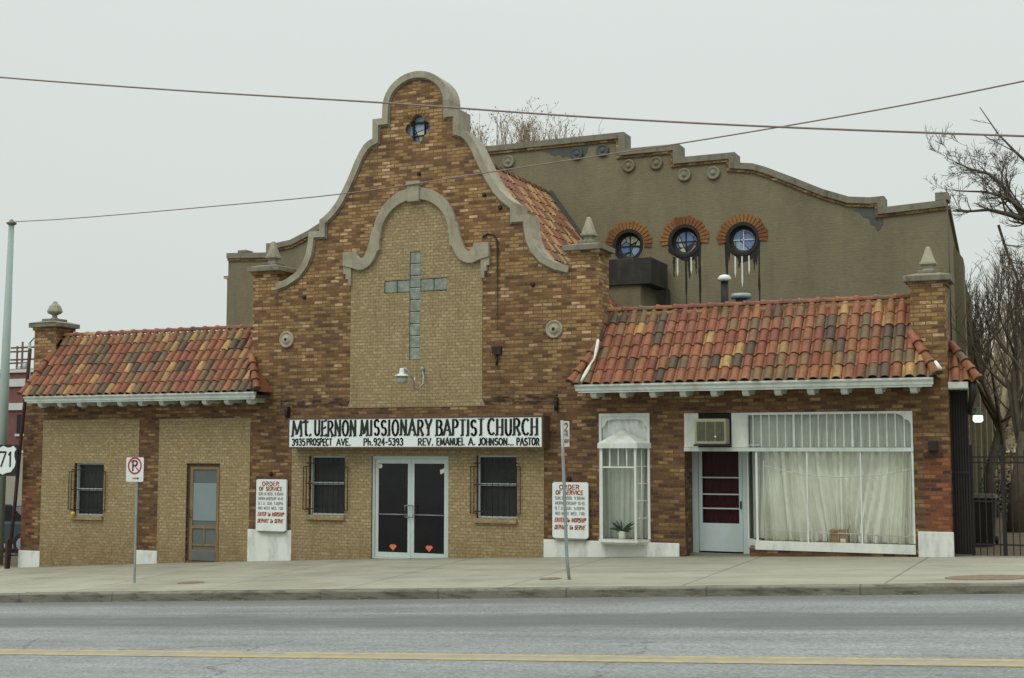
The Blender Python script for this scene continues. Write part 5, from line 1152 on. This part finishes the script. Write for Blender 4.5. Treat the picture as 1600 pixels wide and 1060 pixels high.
# trees on the hillside behind
spots=[(1515,40,480,21,'thin leafless tree directly behind the corner of the hall'),(1548,34,400,22,'leafless tree rising behind the lit passage lamp'),(1583,30,372,23,'tall leafless tree by the right edge, grey trunk in front of the hillside'),(1612,42,360,24,'leafless tree at the far right edge of the hillside'),(1534,62,430,25,'distant leafless tree between the lamp and the hall'),(1570,70,410,26,'distant leafless tree high on the hillside'),(1598,56,400,27,'distant leafless tree behind the right edge limbs')]
for px,dist,H,sd_2,lab in spots:
    q=D(px,701,dist); zg=rear(q.x,q.y); tree((q.x,q.y,zg),D(px,H,dist).z-zg,.13+.01*(sd_2%3) if dist>31 else .2,sd_2,lab,'barkd' if dist>41 else 'bark',.5,.6,4 if dist<60 else 3,minr=.0065)
b=MB(); rg=random.Random(77)
for i in range(1500):
    px=rg.uniform(1490,1720); dist=rg.uniform(72,105); q=D(px,701,dist); z=rear(q.x,q.y); h=rg.uniform(2.5,8.5)*(1 if i%3 else .5)
    p0=Vector((q.x,q.y,z)); d=Vector((rg.gauss(0,.22),rg.gauss(0,.22),1)); st=rg.uniform(0,.5)*h
    b.tube([p0+d*st,p0+d*(st+(h-st)*.5)+Vector((rg.gauss(0,.25),0,0)),p0+d*h+Vector((rg.gauss(0,.5),0,0))],[.05,.035,.012] if i%6 else [.16,.1,.03],3,cap=False)
b.build('far_wood',M['barkd'])['kind']='stuff'
# evergreen scrub on the slope
def shrub(px,dist,w,h,seed,lab,mat):
    q=D(px,701,dist); z=rear(q.x,q.y); rg=random.Random(seed); T=thing('shrub',(q.x,q.y,z),lab,'shrub','shrubs behind the iron fence'); b=MB()
    for i in range(900):
        a=rg.uniform(0,6.28); e_=math.asin(rg.uniform(0,1)); rad=rg.uniform(.55,1.)*(1+.25*math.sin(3*a+seed)); o=Vector((q.x+math.cos(a)*math.cos(e_)*w*rad,q.y+math.sin(a)*math.cos(e_)*w*rad,z+math.sin(e_)*h*rad))
        u=Vector((rg.gauss(0,1),rg.gauss(0,1),rg.gauss(0,1))).normalized()*.045; v=u.cross(Vector((rg.gauss(0,1),rg.gauss(0,1),rg.gauss(0,1)))).normalized()*.03; b.face([o-u,o+v,o+u,o-v])
    b.build('foliage',M[mat],T); b=MB()
    for i in range(5): a=i*1.3; b.tube([(q.x,q.y,z-.1),(q.x+math.cos(a)*w*.5,q.y+math.sin(a)*w*.5,z+h*.7)],[.03,.01],4)
    b.build('stems',M['bark'],T)
shrub(1604,34,.8,1.0,1,'dark green shrub on the slope at the right edge','leaf'); shrub(1600,42,1.2,2.0,2,'brown-leaved shrub above the dark shrub at the right edge','dryleaf'); shrub(1550,36,1.3,1.2,3,'low dark shrub beyond the bin','leaf')
b=MB(); rg=random.Random(15)
for i in range(150):
    x=rg.uniform(-9,12.5); y=KY-.03-abs(rg.gauss(0,.09)) if i%4 else rg.uniform(-.35,-.05); z=(stz(x,y) if y<KY else gs(x,y))+.012
    if y>=KY and x<-11: continue
    a=rg.uniform(0,6.28); r=rg.uniform(.012,.035); b.face([(x+r*math.cos(a+t)*k_,y+r*math.sin(a+t)*k_,z+rg.uniform(0,.008)) for t,k_ in ((0,1),(1.57,.5),(3.14,1),(4.71,.6))])
b.build('leaf_litter',M['dryleaf'])['kind']='stuff'
# ------------------------------------------------------------ street scene far left
q=D(22,700,75); ax=Vector((1,0,0)); RB=thing('red_brick_building',(q.x-6,q.y,-1.2),'distant red brick block with pale bands behind the left corner','building')
def Zd(py,d=75): return D(22,py,d).z
x0=q.x-14; x1=q.x+6; y=q.y
b=MB(); b.box(x0,x1,y,y+12,-1.6,Zd(576)); b.build('wall',M['redb'],RB)
for a,c in ((604,592),(641,630),(582,577)): b=MB(); b.box(x0-.05,x1+.05,y-.12,y-.003,Zd(a),Zd(c)); b.build('pale_band',M['bandw'],RB)
for i in range(9):
    xx=x0+1+i*2.2; b=MB(); b.box(xx,xx+1.2,y-.06,y-.002,Zd(678),Zd(648)); w_=b.build('window',M['dglass'],RB); b=MB(); b.box(xx-.08,xx+1.28,y-.1,y-.004,Zd(678)-.15,Zd(678)-.01); b.build('sill',M['bandw'],w_)
q=D(26,700,62); GW=thing('yard_wall',(q.x,q.y,-1.2),'pale concrete yard wall below the distant red building','wall'); b=MB(); b.box(q.x-14,q.x+7,q.y,q.y+.3,-1.6,D(26,708,62).z); b.build('wall_body',M['greyw'],GW); b=MB(); b.box(q.x-14,q.x+7,q.y-.05,q.y+.35,D(26,708,62).z+.001,D(26,704,62).z); b.build('wall_cap',M['bandw'],GW)
for px,dist,top,lab in ((41,66,535,'thin street light pole before the distant red building'),(30,95,533,'wooden utility pole with crossarms beyond the red building'),(22,100,540,'far utility pole beside the crossarmed one')):
    q=D(px,700,dist); zt_=D(px,top,dist).z; T=thing('distant_pole',(q.x,q.y,-1.5),lab,'pole','distant poles'); b=MB(); b.tube([(q.x,q.y,-1.5),(q.x,q.y,zt_)],[.14,.08],7); b.build('shaft',M['woodd'] if dist>70 else M['ppole'],T)
    b=MB()
    if dist>70:
        for k in range(2): b.box(q.x-1.1,q.x+1.1,q.y-.06,q.y+.06,zt_-.5-k*.9,zt_-.38-k*.9)
        b.build('crossarm',M['woodd'],T)
        b=MB(); b.lathe([(.22,zt_-2.4),(.22,zt_-1.6)],(q.x+.35,q.y,0),8); b.build('transformer',M['steel'],T)
    else: b.tube([(q.x,q.y,zt_),(q.x+.3,q.y,zt_+.25),(q.x+.8,q.y,zt_+.2)],.04,5); b.build('lamp_arm',M['ppole'],T); b=MB(); b.box(q.x+.55,q.x+1.1,q.y-.12,q.y+.12,zt_+.1,zt_+.2); b.build('lamp_head',M['steel'],T)
# parked car
q=D(14,826,38); q.z=g0(q.x); CR=thing('parked_car',(q.x,q.y,q.z),'dark blue car parked beyond the left corner of the church','car')
sp2=[(-2.2,.32),(-2.25,.55),(-2.15,.82),(-1.35,.92),(-.75,1.36),(.75,1.38),(1.35,.98),(2.1,.86),(2.25,.6),(2.2,.32)]
b=MB(); low=[(-2.2,.3),(2.2,.3),(2.25,.55),(2.15,.84),(1.35,.95),(-1.35,.92),(-2.15,.80),(-2.25,.55)]
b.prism([(q.x+a,q.z+c) for a,c in low],q.y-.85,q.y+.85); b.build('body',M['carp'],CR,bevel=.06)
b=MB(); cab=[(-1.35,.92),(1.35,.95),(.75,1.38),(-.75,1.36)]
k=[(q.x+a,q.z+c) for a,c in cab]; b.prism(k,q.y-.68,q.y+.68); b.build('cabin_glass',M['dglass'],CR)
b=MB(); b.prism([(q.x-.78,q.z+1.36),(q.x+.78,q.z+1.37),(q.x+.7,q.z+1.42),(q.x-.7,q.z+1.41)],q.y-.66,q.y+.66); b.build('roof',M['carp'],CR)
for dx in (-1.4,1.4):
    for dy in (-.86,.80):
        b=MB(); b.lathe([(.31,0),(.31,-.18)],(q.x+dx,q.y+dy+.12,q.z+.31),18,'y'); wv=b.build('wheel',M['tyre'],CR); b=MB(); b.lathe([(.18,-.07-.12),(.16,-.2)],(q.x+dx,q.y+dy+.12,q.z+.31),14,'y'); b.build('rim',M['steel'],wv)
sheet('side_street',M['asphalt'],[-60,-45,-35,-28,-22,-18,-14.5],[.36,10,20,30,45,60],lambda x,y:rear(x,y)+.03)
# small rubble where the sidewalk meets the cross street
bb=[o for o in bpy.data.objects if o.parent is None and o.type=='EMPTY' and not o.children]
for o in bb: bpy.data.objects.remove(o)
